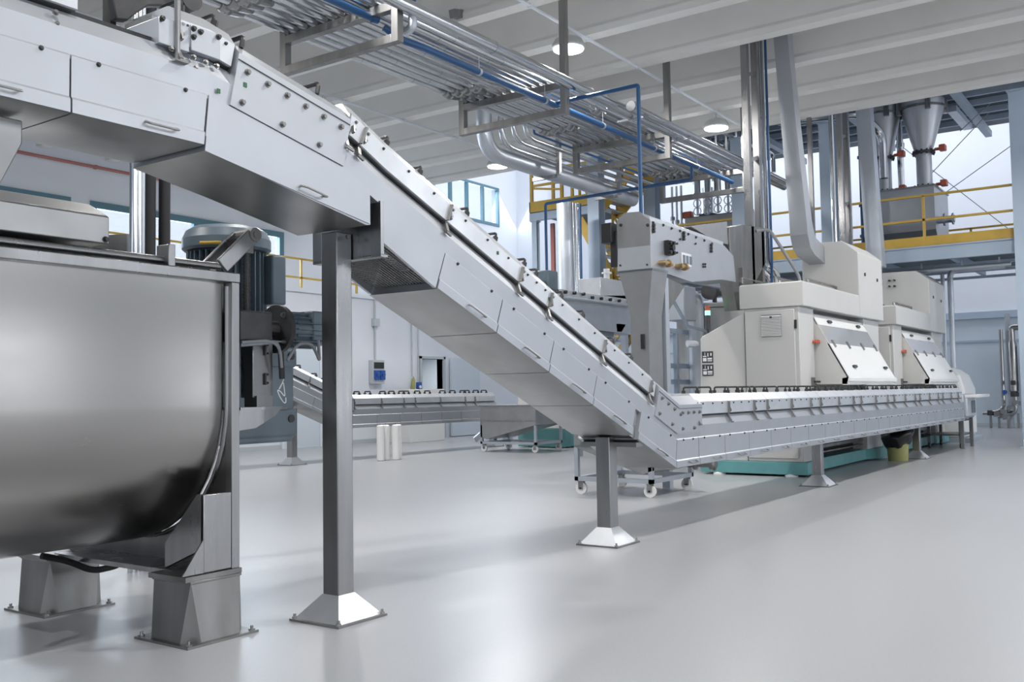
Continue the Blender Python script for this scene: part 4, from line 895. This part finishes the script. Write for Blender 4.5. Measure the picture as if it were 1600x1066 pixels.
# second tank on the mezzanine, left
q0, q1 = PX(1069, 335, 23.2), PX(1150, 325, 23.2)
t = thing('dosing_tank', 'pale steel tank on the mezzanine above the chain conveyor cover', 'tank', (23.9, (q0.y+q1.y)/2, 4.15))
b = MB(); b.box(23.2, 24.6, q1.y-.4, q0.y, 4.35, 5.72); part('tank_body', b, M['under'], t, .03)
b = MB()
for y in (q1.y-.3, q0.y-.1): b.box(23.3, 24.5, y, y+.06, 4.13, 4.35)
part('tank_stand', b, M['galv'], t)
b = MB(); b.cyl((23.6, q0.y-.5, 5.72), (23.6, q0.y-.5, 6.5), .16, n=20); b.cyl((23.6, q0.y-.5, 5.75), (23.6, q0.y-.5, 5.8), .24, n=20); part('inlet_pipe', b, M['pipe'], t)
b = MB(); b.revolve((23.6, q1.y-.05, 5.72), (0, 0, 1), [(.16, 0), (.16, .6), (.4, 1.4), (.4, 2.08)], 24); part('hopper_cone', b, M['tank'], t)
for y in (q0.y-.5, q1.y-.05):
    b = MB()
    b.cyl((23.6, y, 5.74), (23.6, y, 5.80), .25, n=20); part('bolted_flange', b, M['dark'], t)
b = MB(); b.box(23.3, 23.5, q0.y-.15, q0.y+.1, 5.72, 5.9); part('valve_actuator', b, M['red'], t, .03)
for k in range(3):
    y = q0.y+.12+.13*k; b = MB(); b.cyl((23.3, y, 4.13), (23.3, y, 6.6), .035, n=8); b.cyl((23.3, y, 5.5+.1*k), (23.3, y, 5.6+.1*k), .07, n=8)
    single('riser_pipe', b, M['pipe'], 'thin silver riser with collar left of the pale tank on the mezzanine', 'pipe', 'thin risers by the pale tank')
# pipes under the mezzanine
b = MB(); b.tube([(21.9, 5.6, 3.68), (21.9, 2.9, 3.68)], .045, 10); 
for y in (5.4, 4.6, 3.8, 3.1): b.box(21.88, 21.92, y, y+.03, 3.68, 3.84)
single('underdeck_pipe', b, M['galv'], 'grey pipe hung below the mezzanine edge', 'pipe')
q = PX(1487, 500, 24.0)
b = MB(); b.tube([(24, 3.3, 4.0-.12), (24, 3.5, 3.88), (24, q.y, 3.88), (24, q.y+.0, 1.5), (24, q.y, .0)], .065, 12, bend=.2); single('steam_pipe', b, M['galv'], 'grey pipe bending down from the mezzanine beside the farther cream machine', 'pipe')
q = PX(1475, 500, 24.4); b = MB(); b.cyl((24.4, q.y, 0), (24.4, q.y, 3.84), .045); single('steam_pipe', b, M['galv'], 'thin grey vertical pipe just behind the farther cream machine', 'pipe')
# yellow stair tower, left of the centre
XS = 20.0
t = thing('stair_landing', 'yellow stair landing with solid kick plates beside the silver columns', 'platform', (XS+1, 12.5, 5.7))
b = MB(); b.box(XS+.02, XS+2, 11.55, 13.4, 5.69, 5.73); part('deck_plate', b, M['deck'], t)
b = MB(); b.box(XS, XS+.03, 11.55, 13.4, 5.72, 5.98); b.box(XS, XS+2, 13.37, 13.4, 5.72, 5.98); part('kick_plate', b, M['yellow'], t)
b = MB(); b.box(XS, XS+.12, 11.55, 13.4, 5.50, 5.69); part('edge_beam', b, M['steelb'], t)
for y in (13.34, 12.45, 11.6):
    b = MB(); b.box(XS, XS+.07, y-.035, y+.035, 5.98, 6.78); part('post', b, M['yellow'], t)
for z in (6.72, 6.35):
    b = MB(); b.box(XS+.01, XS+.05, 11.6, 13.36, z, z+.06); part('rail', b, M['yellow'], t)
b = MB(); b.beam((XS+.03, 13.3, 6.75), (XS+.03, 12.45, 6.5), .04, .05); b.beam((XS+.03, 13.3, 6.32), (XS+.03, 12.5, 6.2), .04, .05); part('gate_bar', b, M['yellow'], t)
for x in (XS+1, XS+1.95):
    b = MB(); b.box(x, x+.07, 13.3, 13.37, 5.98, 6.78); part('post', b, M['yellow'], t)
def stair(name, label, p0, p1, w, n):
    t = thing(name, label, 'stairs', p0); a, c = Vector(p0), Vector(p1); W = Vector((w, 0, 0))
    for o in (Vector((0, 0, 0)), W):
        b = MB(); b.beam(a+o, c+o, .05, .24); part('stringer', b, M['yellow'], t)
        b = MB(); b.beam(a+o+Vector((0, 0, 1)), c+o+Vector((0, 0, 1)), .045, .05); part('handrail', b, M['yellow'], t)
        for f in (0.02, .5, .98):
            q = a+(c-a)*f+o; b = MB(); b.beam(q, q+Vector((0, 0, 1)), .05, .05, (0, 1, 0)); part('post', b, M['yellow'], t)
    for i in range(n):
        q = a+(c-a)*((i+.5)/n); b = MB(); b.box(q.x, q.x+w, q.y-.12, q.y+.12, q.z-.01, q.z+.02); part('tread', b, M['galv'], t)
stair('yellow_stairs', 'yellow steel stairs rising right from the landing, under the pipe rack', (XS+.05, 11.45, 5.5), (XS+.05, 10.1, 6.8), .9, 8)
stair('yellow_stairs', 'yellow steel stairs descending from the landing behind the pale column', (XS+.1, 12.0, 5.4), (XS+.1, 11.05, 3.75), .8, 8)
stair('yellow_stairs', 'lowest flight of yellow stairs, turning back down behind the grey conveyor head', (XS+.95, 10.9, 3.5), (XS+.95, 12.3, 1.6), .8, 10)
railing('yellow_railing', 'yellow railing between the pale column and the grey conveyor head', [(XS+.02, 11.0, 3.6), (XS+.02, 9.9, 3.6)], 1.5, posts=.55, rails=(.97, .5, .2))
b = MB(); b.box(XS, XS+.95, 9.6, 11.0, 3.5, 3.6); o = single('stair_landing', b, M['yellow'], 'lower yellow stair landing behind the grey conveyor head', 'platform')
b = MB()
for x in (XS+.05, XS+.8): b.box(x, x+.1, 9.7, 9.8, 0, 3.5)
part('landing_leg', b, M['yellow'], o)
b = MB(); b.box(XS, XS+1.8, 12.0, 12.9, 1.5, 1.6); o = single('stair_landing', b, M['yellow'], 'lowest yellow stair landing, hidden low behind the conveyors', 'platform')
b = MB(); b.box(XS+.8, XS+.9, 12.4, 12.5, 0, 1.5); part('landing_leg', b, M['yellow'], o)
q = PX(833, 385, XS+.05); column(XS+.1, q.y-.05, 0, 5.5, 'pale column under the left corner of the yellow landing', .14)
q = PX(932, 350, XS-.3); column(XS-.3, q.y, 0, 7.4, 'broad pale blue column in front of the yellow stairs', .30)
b = MB(); q = PX(863, 390, XS+.6); b.box(XS+.6, XS+.68, q.y-.05, q.y+.05, 0, 5.5); single('brown_post', b, M['redpipe'], 'reddish brown post below the yellow landing', 'post')
# big silver duct and pipes beside the landing
for k, (px, r, m, lab, X) in enumerate(((884, .20, 'galv', 'broad pale silver duct column rising to the bent duct bundle', 18.6), (897, .05, 'pipe', 'slim silver riser, first right of the broad duct column', 18.6), (902, .05, 'pipe', 'slim silver riser, second right of the broad duct column', 18.6), (907, .022, 'blue', 'thin blue riser right of the slim silver risers', 18.6))):
    q = PX(px, 350, X); b = MB(); b.cyl((X, q.y, 2.0), (X, q.y, 5.5-.02*k), r, n=20); single('riser_pipe', b, M[m], lab, 'duct' if k == 0 else 'pipe')
# ---------------------------------------------------------------- chain conveyor head with its down chute, behind the belt conveyor
YH = 5.3; xh = 10.57
hd = thing('chain_conveyor_head', 'grey steel conveyor head with bolted side plates and a tall down chute', 'conveyor', (10.9, 5.5, 0))
def onY(px, py, y=YH): return PY(px, py, y)
side = [onY(1017, 345), onY(1060, 358), onY(1100, 372), onY(1132, 384), onY(1146, 400), onY(1150, 441), onY(1128, 437), onY(1081, 441), onY(1017, 419)]
b = MB(); b.prism(side, (0, .46, 0)); o = part('side_plate', b, M['sheet'], hd, .004)
fr = [PX(965, 423, xh), PX(965, 347, xh), PX(970, 339, xh), PX(977, 333, xh), PX(1000, 331, xh), PX(1007, 338, xh), PX(1016, 343, xh), PX(1017, 419, xh)]
b = MB(); b.prism(fr, (-.02, 0, 0)); fp = part('front_plate', b, M['under'], hd)
tops = [PX(970, 339, xh), PX(977, 333, xh), PX(1000, 331, xh), PX(1007, 338, xh)]
dv = onY(1132, 384)-onY(1017, 345)
b = MB(); b.prism([Vector((xh, 5.74, tops[0].z-.01)), Vector((xh, tops[1].y, tops[1].z-.01)), Vector((xh, tops[2].y, tops[2].z-.01)), Vector((xh, 5.32, tops[3].z-.01)), Vector((xh, 5.32, 3.24)), Vector((xh, 5.74, 3.24))], dv); part('top_cover', b, M['cover'], hd)
for px, py in ((970, 352), (1012, 352), (970, 415), (1012, 414)):
    b = MB(); b.bolt(PX(px, py, xh-.02), (-1, 0, 0), .014, .014); part('bolt', b, M['dark'], fp)
for px, py in ((1020, 348), (1036, 352), (1049, 357), (1062, 361), (1075, 366), (1087, 371), (1100, 376), (1112, 381)):
    b = MB(); b.bolt(onY(px, py), (0, -1, 0), .013, .012); part('bolt', b, M['dark'], o)
for px, py in ((1020, 352), (1067, 364), (1110, 383)):
    b = MB()
    for k in range(3): b.cyl(onY(px, py+k*5), onY(px, py+k*5)-Vector((0, .03, 0)), .02)
    b.beam(onY(px, py)-Vector((0, .02, 0)), onY(px, py+12)-Vector((0, .02, 0)), .012, .012); part('toggle_latch', b, M['dark'], o)
q = onY(1042, 388); b = MB(); b.box(q.x-.07, q.x+.07, YH-.06, YH, q.z-.09, q.z+.09)
for dx in (-.05, .05):
    for dz in (-.06, .06): b.cyl((q.x+dx, YH-.05, q.z+dz), (q.x+dx, YH-.09, q.z+dz), .025, n=8)
b.cyl((q.x, YH-.05, q.z), (q.x, YH-.1, q.z), .04); part('shaft_bearing', b, M['black'], o)
for px, py in ((1053, 380), (1057, 381), (1053, 394), (1057, 395), (1098, 413), (1101, 413), (1098, 417), (1101, 417), (1086, 381), (1062, 374)):
    b = MB(); b.cyl(onY(px, py), onY(px, py)-Vector((0, .02, 0)), .014, n=8); part('bolt', b, M['dark'], o)
q = onY(1063, 398); e = onY(1078, 412); b = MB(); b.box(q.x, e.x, YH-.02, YH, e.z-.05, q.z+.03); vg = part('vent_frame', b, M['paper'], o)
b = MB()
for i in range(3): b.box(q.x+.03+i*.1, q.x+.10+i*.1, YH-.025, YH-.02, e.z-.02, q.z)
part('vent_slot', b, M['bgrey'], vg)
for px in (1030, 1056):
    q = onY(px, 411+(px-1030)*.2); b = MB(); b.cyl(q+Vector((0, 0, 0)), q+Vector((0, -.1, 0)), .03); b.cyl(q+Vector((0, -.05, 0)), q+Vector((.22, -.06, 0)), .03); b.cyl(q+Vector((.12, -.06, 0)), q+Vector((.15, -.06, 0)), .05); part('tensioner', b, M['brass'], o)
# hopper and down chute
c0 = [(xh, 5.30), (xh, 5.76), (xh+.42, 5.76), (xh+.42, 5.30)]
c1 = [(xh, 5.365), (xh, 5.61), (xh+.36, 5.61), (xh+.36, 5.365)]
b = MB(); b.loft([[(x, y, 2.69) for x, y in c0], [(x, y, 2.13) for x, y in c1], [(x, y, .98) for x, y in c1]]); ch = part('down_chute', b, M['under'], hd)
b = MB(); b.box(xh-.005, xh+.425, 5.295, 5.765, 2.675, 2.70); part('chute_flange', b, M['steel'], ch)
b = MB(); q = PX(1005, 534, xh); b.box(xh-.03, xh, q.y-.02, q.y+.02, q.z-.09, q.z+.09); part('chute_handle', b, M['black'], ch)
b = MB(); b.box(xh+.40, xh+.50, 5.33, 5.43, 0, 2.62); part('support_post', b, M['galv'], hd)
b = MB(); b.prism([(xh+.5, 5.34, 2.62), (xh+1.0, 5.34, 2.56), (xh+.5, 5.34, 2.2)], (0, .06, 0)); part('corner_bracket', b, M['frame'], hd)
b = MB(); b.box(xh-.03, xh+.05, 5.76, 5.86, 2.75, 3.2); b.box(xh-.1, xh+.1, 5.8, 5.95, 3.05, 3.3); part('drive_motor', b, M['black'], hd, .01)
# support of the low end, crossbar and frame
# transfer chute between the head and the machine
b = MB()
A = [onY(1139, 356), onY(1173, 353), onY(1180, 420), onY(1156, 446), onY(1156, 478), onY(1150, 478)]
p = [onY(1139, 356, 5.4), onY(1160, 351, 5.4), onY(1195, 356, 5.4), onY(1197, 410, 5.4), onY(1178, 445, 5.4), onY(1160, 485, 5.4), onY(1152, 485, 5.4), onY(1142, 425, 5.4)]
b.prism(p, (0, .2, 0)); single('transfer_chute', b, M['frame'], 'dull steel transfer chute between the conveyor head and the nearer machine', 'chute', bevel=.004)
b = MB(); p = [onY(1080, 354, 5.42), onY(1136, 346, 5.42), onY(1138, 382, 5.42), onY(1120, 378, 5.42)]
b.prism(p, (0, .35, 0)); single('inlet_cover', b, M['under'], 'light steel inlet cover slanting over the chain conveyor beside the transfer chute', 'cover')
# ---------------------------------------------------------------- the bluish machine line farther back, left of the chute
Y9 = 9.0
t = thing('rear_process_line', 'pale steel process conveyor with box housing far behind the incline', 'machine', (15.5, 9.3, 0))
v = lambda px, py, y=Y9: PY(px, py, y)
b = MB(); b.prism([v(856, 452), v(880, 452), v(903, 457), v(940, 462), v(985, 462), v(988, 480), v(930, 478), v(858, 468)], (0, .8, 0)); part('line_cover', b, M['cover'], t)
b = MB(); b.prism([v(858, 468), v(930, 478), v(990, 480), v(990, 523), v(935, 516), v(905, 490), v(862, 482)], (0, .8, 0)); part('line_trough', b, M['galv'], t)
for i in range(9):
    q = v(868+i*14, 455+i*1.6+(4 if i > 3 else 0)); b = MB(); b.cyl(q, q+Vector((0, -.05, .0)), .03, n=8); part('cover_clamp', b, M['black'], t)
q = v(938, 433); e = v(985, 440); w_ = PX(903, 437, q.x)
b = MB(); b.box(q.x, q.x+1.0, Y9-.0, w_.y, v(938, 462).z, q.z); part('box_housing', b, M['cover'], t, .01)
b = MB(); b.cyl(v(862, 463, 8.9), v(988, 478, 8.9), .035)
b.cyl(v(862, 456, 8.9), v(864, 490, 8.9), .03); part('front_pipe', b, M['galv'], t)
q = v(858, 452, 8.9); b = MB(); b.box(q.x-.1, q.x+.22, 8.85, 9.1, q.z, q.z+.32); b.cyl((q.x-.1, 8.95, q.z+.1), (q.x-.25, 8.95, q.z+.1), .06); part('drive_motor', b, M['bgrey'], t, .02)
b = MB(); b.prism([v(918, 496, 9.03), v(962, 503, 9.03), v(958, 528, 9.03), v(928, 522, 9.03)], (0, .5, 0)); part('outlet_hopper', b, M['bgrey'], t)
b = MB(); b.prism([v(963, 506), v(978, 507), v(971, 519), v(964, 518)], (0, .4, 0)); part('yellow_chute', b, M['yellow'], t)
b = MB(); b.prism([v(930, 522, 9.1), v(965, 527, 9.1), v(958, 545, 9.1), v(950, 560, 9.1), v(935, 550, 9.1)], (0, .3, 0)); part('outlet_pipe', b, M['galv'], t)
for px in (900, 975):
    q = v(px, 470, 9.5); b = MB(); b.box(q.x-.06, q.x+.06, 9.45, 9.57, 0, 2.7); part('support_post', b, M['galv'], t)
for px in (951, 945):
    pass
b = MB(); q = v(948, 428, 9.4); b.cyl((q.x, 9.4, q.z-.15), (q.x, 9.4, q.z+.1), .06); b.cyl((q.x, 9.4, q.z+.0), (q.x, 9.4, q.z+.03), .1); part('valve', b, M['wire'], t)
# frame, pipes and round tank behind the machine end
t = thing('steel_frame', 'pale blue steel support frame seen between the down chute and the nearer machine', 'frame', (14.6, 7.1, 0))
for px, w_ in ((1040, .05), (1058, .07), (1084, .10), (1098, .12)):
    q = PY(px, 500, 7.0); b = MB(); b.box(q.x-w_/2, q.x+w_/2, 7.0, 7.0+w_, 0, 2.9 if px > 1060 else 2.2); part('frame_post', b, M['steelb'], t)
q0, q1 = PY(1034, 500, 7.05), PY(1106, 500, 7.05)
for z in (2.85, 2.2, 1.62, 1.35):
    b = MB(); b.box(q0.x, q1.x, 7.02, 7.10, z-.04, z+.04); part('frame_beam', b, M['steelb'], t)
q = PY(1045, 455, 6.9); e = PY(1082, 458, 6.9)
b = MB(); b.tube([(q.x, 6.85, q.z), (e.x, 6.85, q.z-.05), (e.x, 6.85, 0)], .13, 16, bend=.2); single('grey_duct', b, M['galv'], 'pale round duct bending down inside the blue steel frame', 'duct')
q = PY(1062, 478, 6.7); b = MB(); b.box(q.x-.25, q.x+.2, 6.5, 6.84, q.z-.25, q.z+.3); o = single('control_panel', b, M['galv'], 'small pale instrument box fixed on the blue steel frame', 'box', bevel=.02)
b = MB(); b.beam((q.x-.8, 6.48, q.z+.1), (q.x-.2, 6.48, q.z-.35), .04, .04); b.beam((q.x-.2, 6.48, q.z-.35), (q.x+.6, 6.48, q.z-.4), .04, .04); part('bent_rail', b, M['steelb'], o)
q = PY(1128, 500, 6.9)
t = thing('round_tank', 'round grey tank behind the stack light of the nearer cream machine', 'tank', (q.x+.3, 7.0, 0))
b = MB(); b.revolve((q.x+.3, 7.0, .2), (0, 0, 1), [(.85, 0), (.85, 2.45), (.88, 2.47), (.88, 2.53), (.8, 2.55), (.2, 2.62)], 36); part('tank_shell', b, M['under'], t)
for a in (0.5, 2.6, 4.7):
    b = MB(); b.cyl((q.x+.3+.7*math.cos(a), 7+.7*math.sin(a), 0), (q.x+.3+.7*math.cos(a), 7+.7*math.sin(a), .25), .05); part('tank_leg', b, M['steel'], t)
b = MB(); b.box(q.x-.1, q.x+.5, 6.1, 6.16, 1.9, 2.25); part('tank_hatch', b, M['bgrey'], t, .01)
q = PY(1107, 455, 6.6); b = MB(); b.cyl((q.x, 6.6, q.z), (q.x+.14, 6.6, q.z), .14, n=18); b.cyl((q.x+.14, 6.6, q.z), (q.x+.5, 6.6, q.z), .05); b.box(q.x+.2, q.x+.3, 6.58, 6.62, 2.7, q.z); single('hand_wheel_valve', b, M['dark'], 'dark round valve on the rim of the round grey tank', 'valve')
b = MB(); q0, q1 = PY(1040, 447, 6.2), PY(1155, 450, 6.2); b.box(q0.x, q1.x, 6.2, 6.28, 2.86, 3.0); single('cross_beam', b, M['galv'], 'pale steel cross beam under the chain conveyor, over the round tank', 'beam')
# ---------------------------------------------------------------- trolleys
def trolley(x0, x1, y0, y1, label, low_right=True, ztop=.88, valve=True):
    t = thing('hopper_trolley', label, 'trolley', ((x0+x1)/2, (y0+y1)/2, 0))
    ya, yb = (y0, y1) if low_right else (y1, y0)
    b = MB(); b.prism([(x0, ya, .30), (x0, ya, ztop), (x0, yb, ztop), (x0, yb, .56), (x0, ya+(yb-ya)*.12, .26)], (x1-x0, 0, 0)); hb = part('hopper_body', b, M['under'], t, .006)
    b = MB(); b.box(x0-.015, x1+.015, y0-.015, y1+.015, ztop-.02, ztop+.015); part('hopper_rim', b, M['steel'], hb)
    b = MB(); b.box(x0-.012, x0, y0+.01, y1-.01, ztop-.32, ztop-.30); part('body_seam', b, M['steel'], hb)
    for a in (x0, x1-.05):
        b = MB(); b.box(a, a+.05, y0, y1, .16, .21); part('frame_bar', b, M['galv'], t)
        for c in (y0, y1-.05):
            b = MB(); b.box(a, a+.05, c, c+.05, .16, .55); part('frame_post', b, M['galv'], t)
    for c in (y0, y1-.05):
        b = MB(); b.box(x0, x1, c, c+.05, .16, .21); part('frame_bar', b, M['galv'], t)
    for a in (x0+.06, x1-.06):
        for c in (y0+.06, y1-.06):
            b = MB(); b.cyl((a-.018, c, .072), (a+.018, c, .072), .072, n=20); w = part('wheel', b, M['white'], t)
            b = MB(); b.box(a-.03, a-.022, c-.03, c+.03, .06, .155); b.box(a+.022, a+.03, c-.03, c+.03, .06, .155); b.box(a-.03, a+.03, c-.035, c+.035, .15, .16); b.cyl((a-.03, c, .072), (a+.03, c, .072), .012); part('caster_fork', b, M['steel'], w)
    if valve:
        c = ya; s = -1 if low_right else 1
        b = MB(); b.revolve((x1-.15, c, .33), (0, s*.36, 0), [(.05, 0), (.05, .2), (.075, .22), (.075, .3), (.045, .34), (.045, .8), (.08, .82), (.08, .95), (.05, 1)], 16); part('outlet_valve', b, M['frame'], t)
        b = MB(); b.beam((x1-.15, c+s*.1, .39), (x1-.05, c+s*.3, .47), .02, .02); part('valve_lever', b, M['blue'], t)
    return t
trolley(9.85, 10.95, 5.0, 6.02, 'steel hopper trolley on white casters half hidden behind the second conveyor post')
trolley(16.3, 17.3, 10.85, 12.25, 'steel hopper trolley on casters at the end of the rear conveyor', low_right=False, ztop=.95, valve=False)
# standing white rollers
for i, (dx, dy) in enumerate(((0, 0), (.16, .06), (.30, -.02), (.43, .08))):
    b = MB(); x, y = 13.32+dx, 12.32-dx*.3+dy; b.revolve((x, y, 0), (0, 0, 1), [(.055, 0), (.07, .01), (.07, .64), (.05, .655), (.02, .66)], 18)
    o = single('white_roller', b, M['white'], 'white roller standing upright on the floor under the rear conveyor', 'roller', 'four white rollers standing on the floor')
    b = MB(); b.cyl((x, y, .655), (x, y, .68), .012, n=8); part('roller_shaft', b, M['steel'], o)
# teal base of a machine far behind the trolleys
q = PZ(868, 706, 0); e = PZ(903, 694, 0)
b = MB(); b.box(17.9, 19.7, 11.15, 12.4, .02, .42); mt = thing('rear_machine', 'white rear machine with turquoise base seen under the incline', 'machine', (19.4, 11.6, 0)); part('base_frame', b, M['teal'], mt, .01)
b = MB(); b.box(17.9, 19.7, 11.2, 12.4, .42, 2.0); part('machine_body', b, M['white'], mt, .02)
b = MB(); b.box(17.88, 17.9, 11.35, 11.38, .9, 1.1); part('door_hinge', b, M['dark'], mt)
b = MB(); b.beam((19.6, 14.9, .05), (20.3, 14.4, .75), .12, .12); b.box(20.25, 20.4, 14.3, 14.5, 0, .75); single('inclined_auger', b, M['galv'], 'small slanting steel auger at the end of the rear conveyor', 'auger')
b = MB(); b.box(18.6, 20.0, 16.2, 17.1, 0, 1.35); single('white_cabinet', b, M['white'], 'plain white cabinet against the left wall behind the rear conveyor end', 'cabinet', bevel=.01)
# bin with black bag
q = PZ(1409, 721, 0)
bx, by = 16.72, 4.0
t = thing('waste_bin', 'olive waste bin with black bag beside the last conveyor post', 'bin', (bx, by, 0))
b = MB(); b.revolve((bx, by, 0), (0, 0, 1), [(.155, 0), (.175, .38), (.18, .42)], 24); part('bin_body', b, M['olive'], t)
b = MB()
rings = []
for r, z in ((.185, .26), (.22, .30), (.25, .40), (.26, .42), (.24, .47), (.18, .49), (.1, .47)):
    rings.append([(bx+r*(1+.10*math.sin(i*2.1+z*20))*math.cos(2*PI*i/24), by+r*(1+.10*math.cos(i*1.7+z*9))*math.sin(2*PI*i/24), z+.025*math.sin(i*1.3)+(.05*math.cos(2*PI*i/24+.6))) for i in range(24)])
b.loft(rings); part('bin_bag', b, M['bag'], t, smooth=80)
# low wheeled cart and end station of the conveyor
t = thing('wheeled_cart', 'low rusty grey wheeled cart under the far end of the belt conveyor', 'cart', (21.0, 4.0, 0))
for x in (20.5, 21.6):
    for y in (3.72, 4.30):
        b = MB(); b.box(x-.03, x+.03, y-.03, y+.03, .1, .56); part('cart_leg', b, M['frame'], t)
        b = MB(); b.cyl((x, y-.02, .055), (x, y+.02, .055), .055, n=14); part('wheel', b, M['dark'], t)
for z in (.24, .52):
    b = MB(); b.box(20.47, 21.63, 3.69, 4.33, z, z+.03); part('shelf', b, M['frame'], t)
t = thing('end_station', 'pale steel drive station closing the far end of the belt conveyor', 'machine', (20.9, 3.85, .58))
b = MB(); b.box(20.22, 21.3, 3.6, 4.1, .58, 1.05); part('station_body', b, M['sheet'], t, .02)
b = MB(); b.box(20.3, 21.2, 3.55, 3.6, .62, .98); pn = part('station_panel', b, M['cover'], t, .01); b = MB(); b.box(20.75, 21.1, 3.535, 3.55, .68, .92); part('window_panel', b, M['bgrey'], pn)
b = MB(); b.box(20.35, 21.6, 3.35, 3.6, .98, 1.04); part('side_shelf', b, M['white'], t, .01)
b = MB(); b.box(21.2, 21.26, 3.62, 3.68, 0, .6); b.box(20.24, 20.3, 3.62, 3.68, 0, .6); part('station_leg', b, M['steel'], t)
b = MB(); b.loft([[(22.6, 4.0, z), (24.0, 4.0, z), (24.0, 5.0, z), (22.6, 5.0, z)] for z in (.1, 1.15)]+[[(22.7, 4.1, 1.45), (23.9, 4.1, 1.45), (23.9, 4.9, 1.45), (22.7, 4.9, 1.45)], [(22.9, 4.3, 1.62), (23.7, 4.3, 1.62), (23.7, 4.8, 1.62), (22.9, 4.8, 1.62)]])
o = single('white_feeder', b, M['white'], 'white rounded feeder machine beyond the farther cream machine', 'machine', bevel=.08)
b = MB(); b.box(22.5, 24.1, 3.9, 5.1, 0, .1); part('feeder_base', b, M['galv'], o)
b = MB(); b.beam((22.55, 5.0, 1.9), (22.95, 4.75, 1.60), .07, .07); b.box(22.85, 23.0, 4.7, 4.85, 1.56, 1.62); part('black_strut', b, M['bgrey'], o)
# process pipes on the far wall, right edge
XR = 30.6
def wy(px): return PX(px, 580, XR).y
t = thing('pipe_station', 'polished pipe station with valves standing against the far wall, right edge', 'pipework', (XR, wy(1588), 0))
b = MB(); b.tube([(XR, wy(1600)-.6, 2.85), (XR, wy(1582), 2.85), (XR, wy(1582), 2.4)], .09, 12, bend=.1); b.revolve((XR, wy(1583), .95), (0, 0, 1.9), [(.05, 0), (.12, .05), (.12, .75), (.09, .8), (.09, 1)], 16); part('main_pipe', b, M['tank'], t)
b = MB(); b.tube([(XR, wy(1566), 2.8), (XR, wy(1566), .62), (XR, wy(1560), .5), (XR, wy(1540), .42), (XR, wy(1533), .42)], .05, 10, bend=.1); part('thin_pipe', b, M['tank'], t)
b = MB(); b.box(XR+.1, XR+.25, wy(1576)-.06, wy(1576)+.06, 0, 3.25); part('wall_post', b, M['galv'], t)
b = MB(); b.tube([(XR, wy(1584), .95), (XR, wy(1584), .4), (XR, wy(1556), .34)], .07, 10, bend=.2); part('bottom_pipe', b, M['steel'], t)
for px, z in ((1584, 1.25), (1584, .95), (1586, .7), (1577, .55), (1566, .45), (1556, .38), (1546, .42), (1570, .3)):
    b = MB(); y = wy(px); b.cyl((XR, y, z-.06), (XR, y, z+.06), .11, n=12); b.cyl((XR, y, z), (XR-.2, y, z+.03), .05, n=8); b.box(XR-.25, XR-.18, y-.06, y+.06, z-.03, z+.09); part('valve', b, M['dark'] if px in (1584, 1546) else M['steel'], t)
for px in (1545, 1558, 1572, 1588):
    b = MB(); y = wy(px); b.box(XR-.03, XR+.03, y-.03, y+.03, 0, .42); part('stand_leg', b, M['steel'], t)
b = MB(); b.cyl((XR-.02, wy(1569), 1.02), (XR-.12, wy(1569), 1.02), .06); part('blue_knob', b, M['boxb'], t)
b = MB(); b.box(XR, XR+.4, 2.9, wy(1597), .9, 2.35); o = single('process_panel', b, M['bgrey'], 'blue grey process panel cut by the right edge of the picture', 'cabinet')
b = MB(); b.box(XR+.1, XR+.3, 3.4, 3.5, 0, .9); part('panel_leg', b, M['steel'], o)
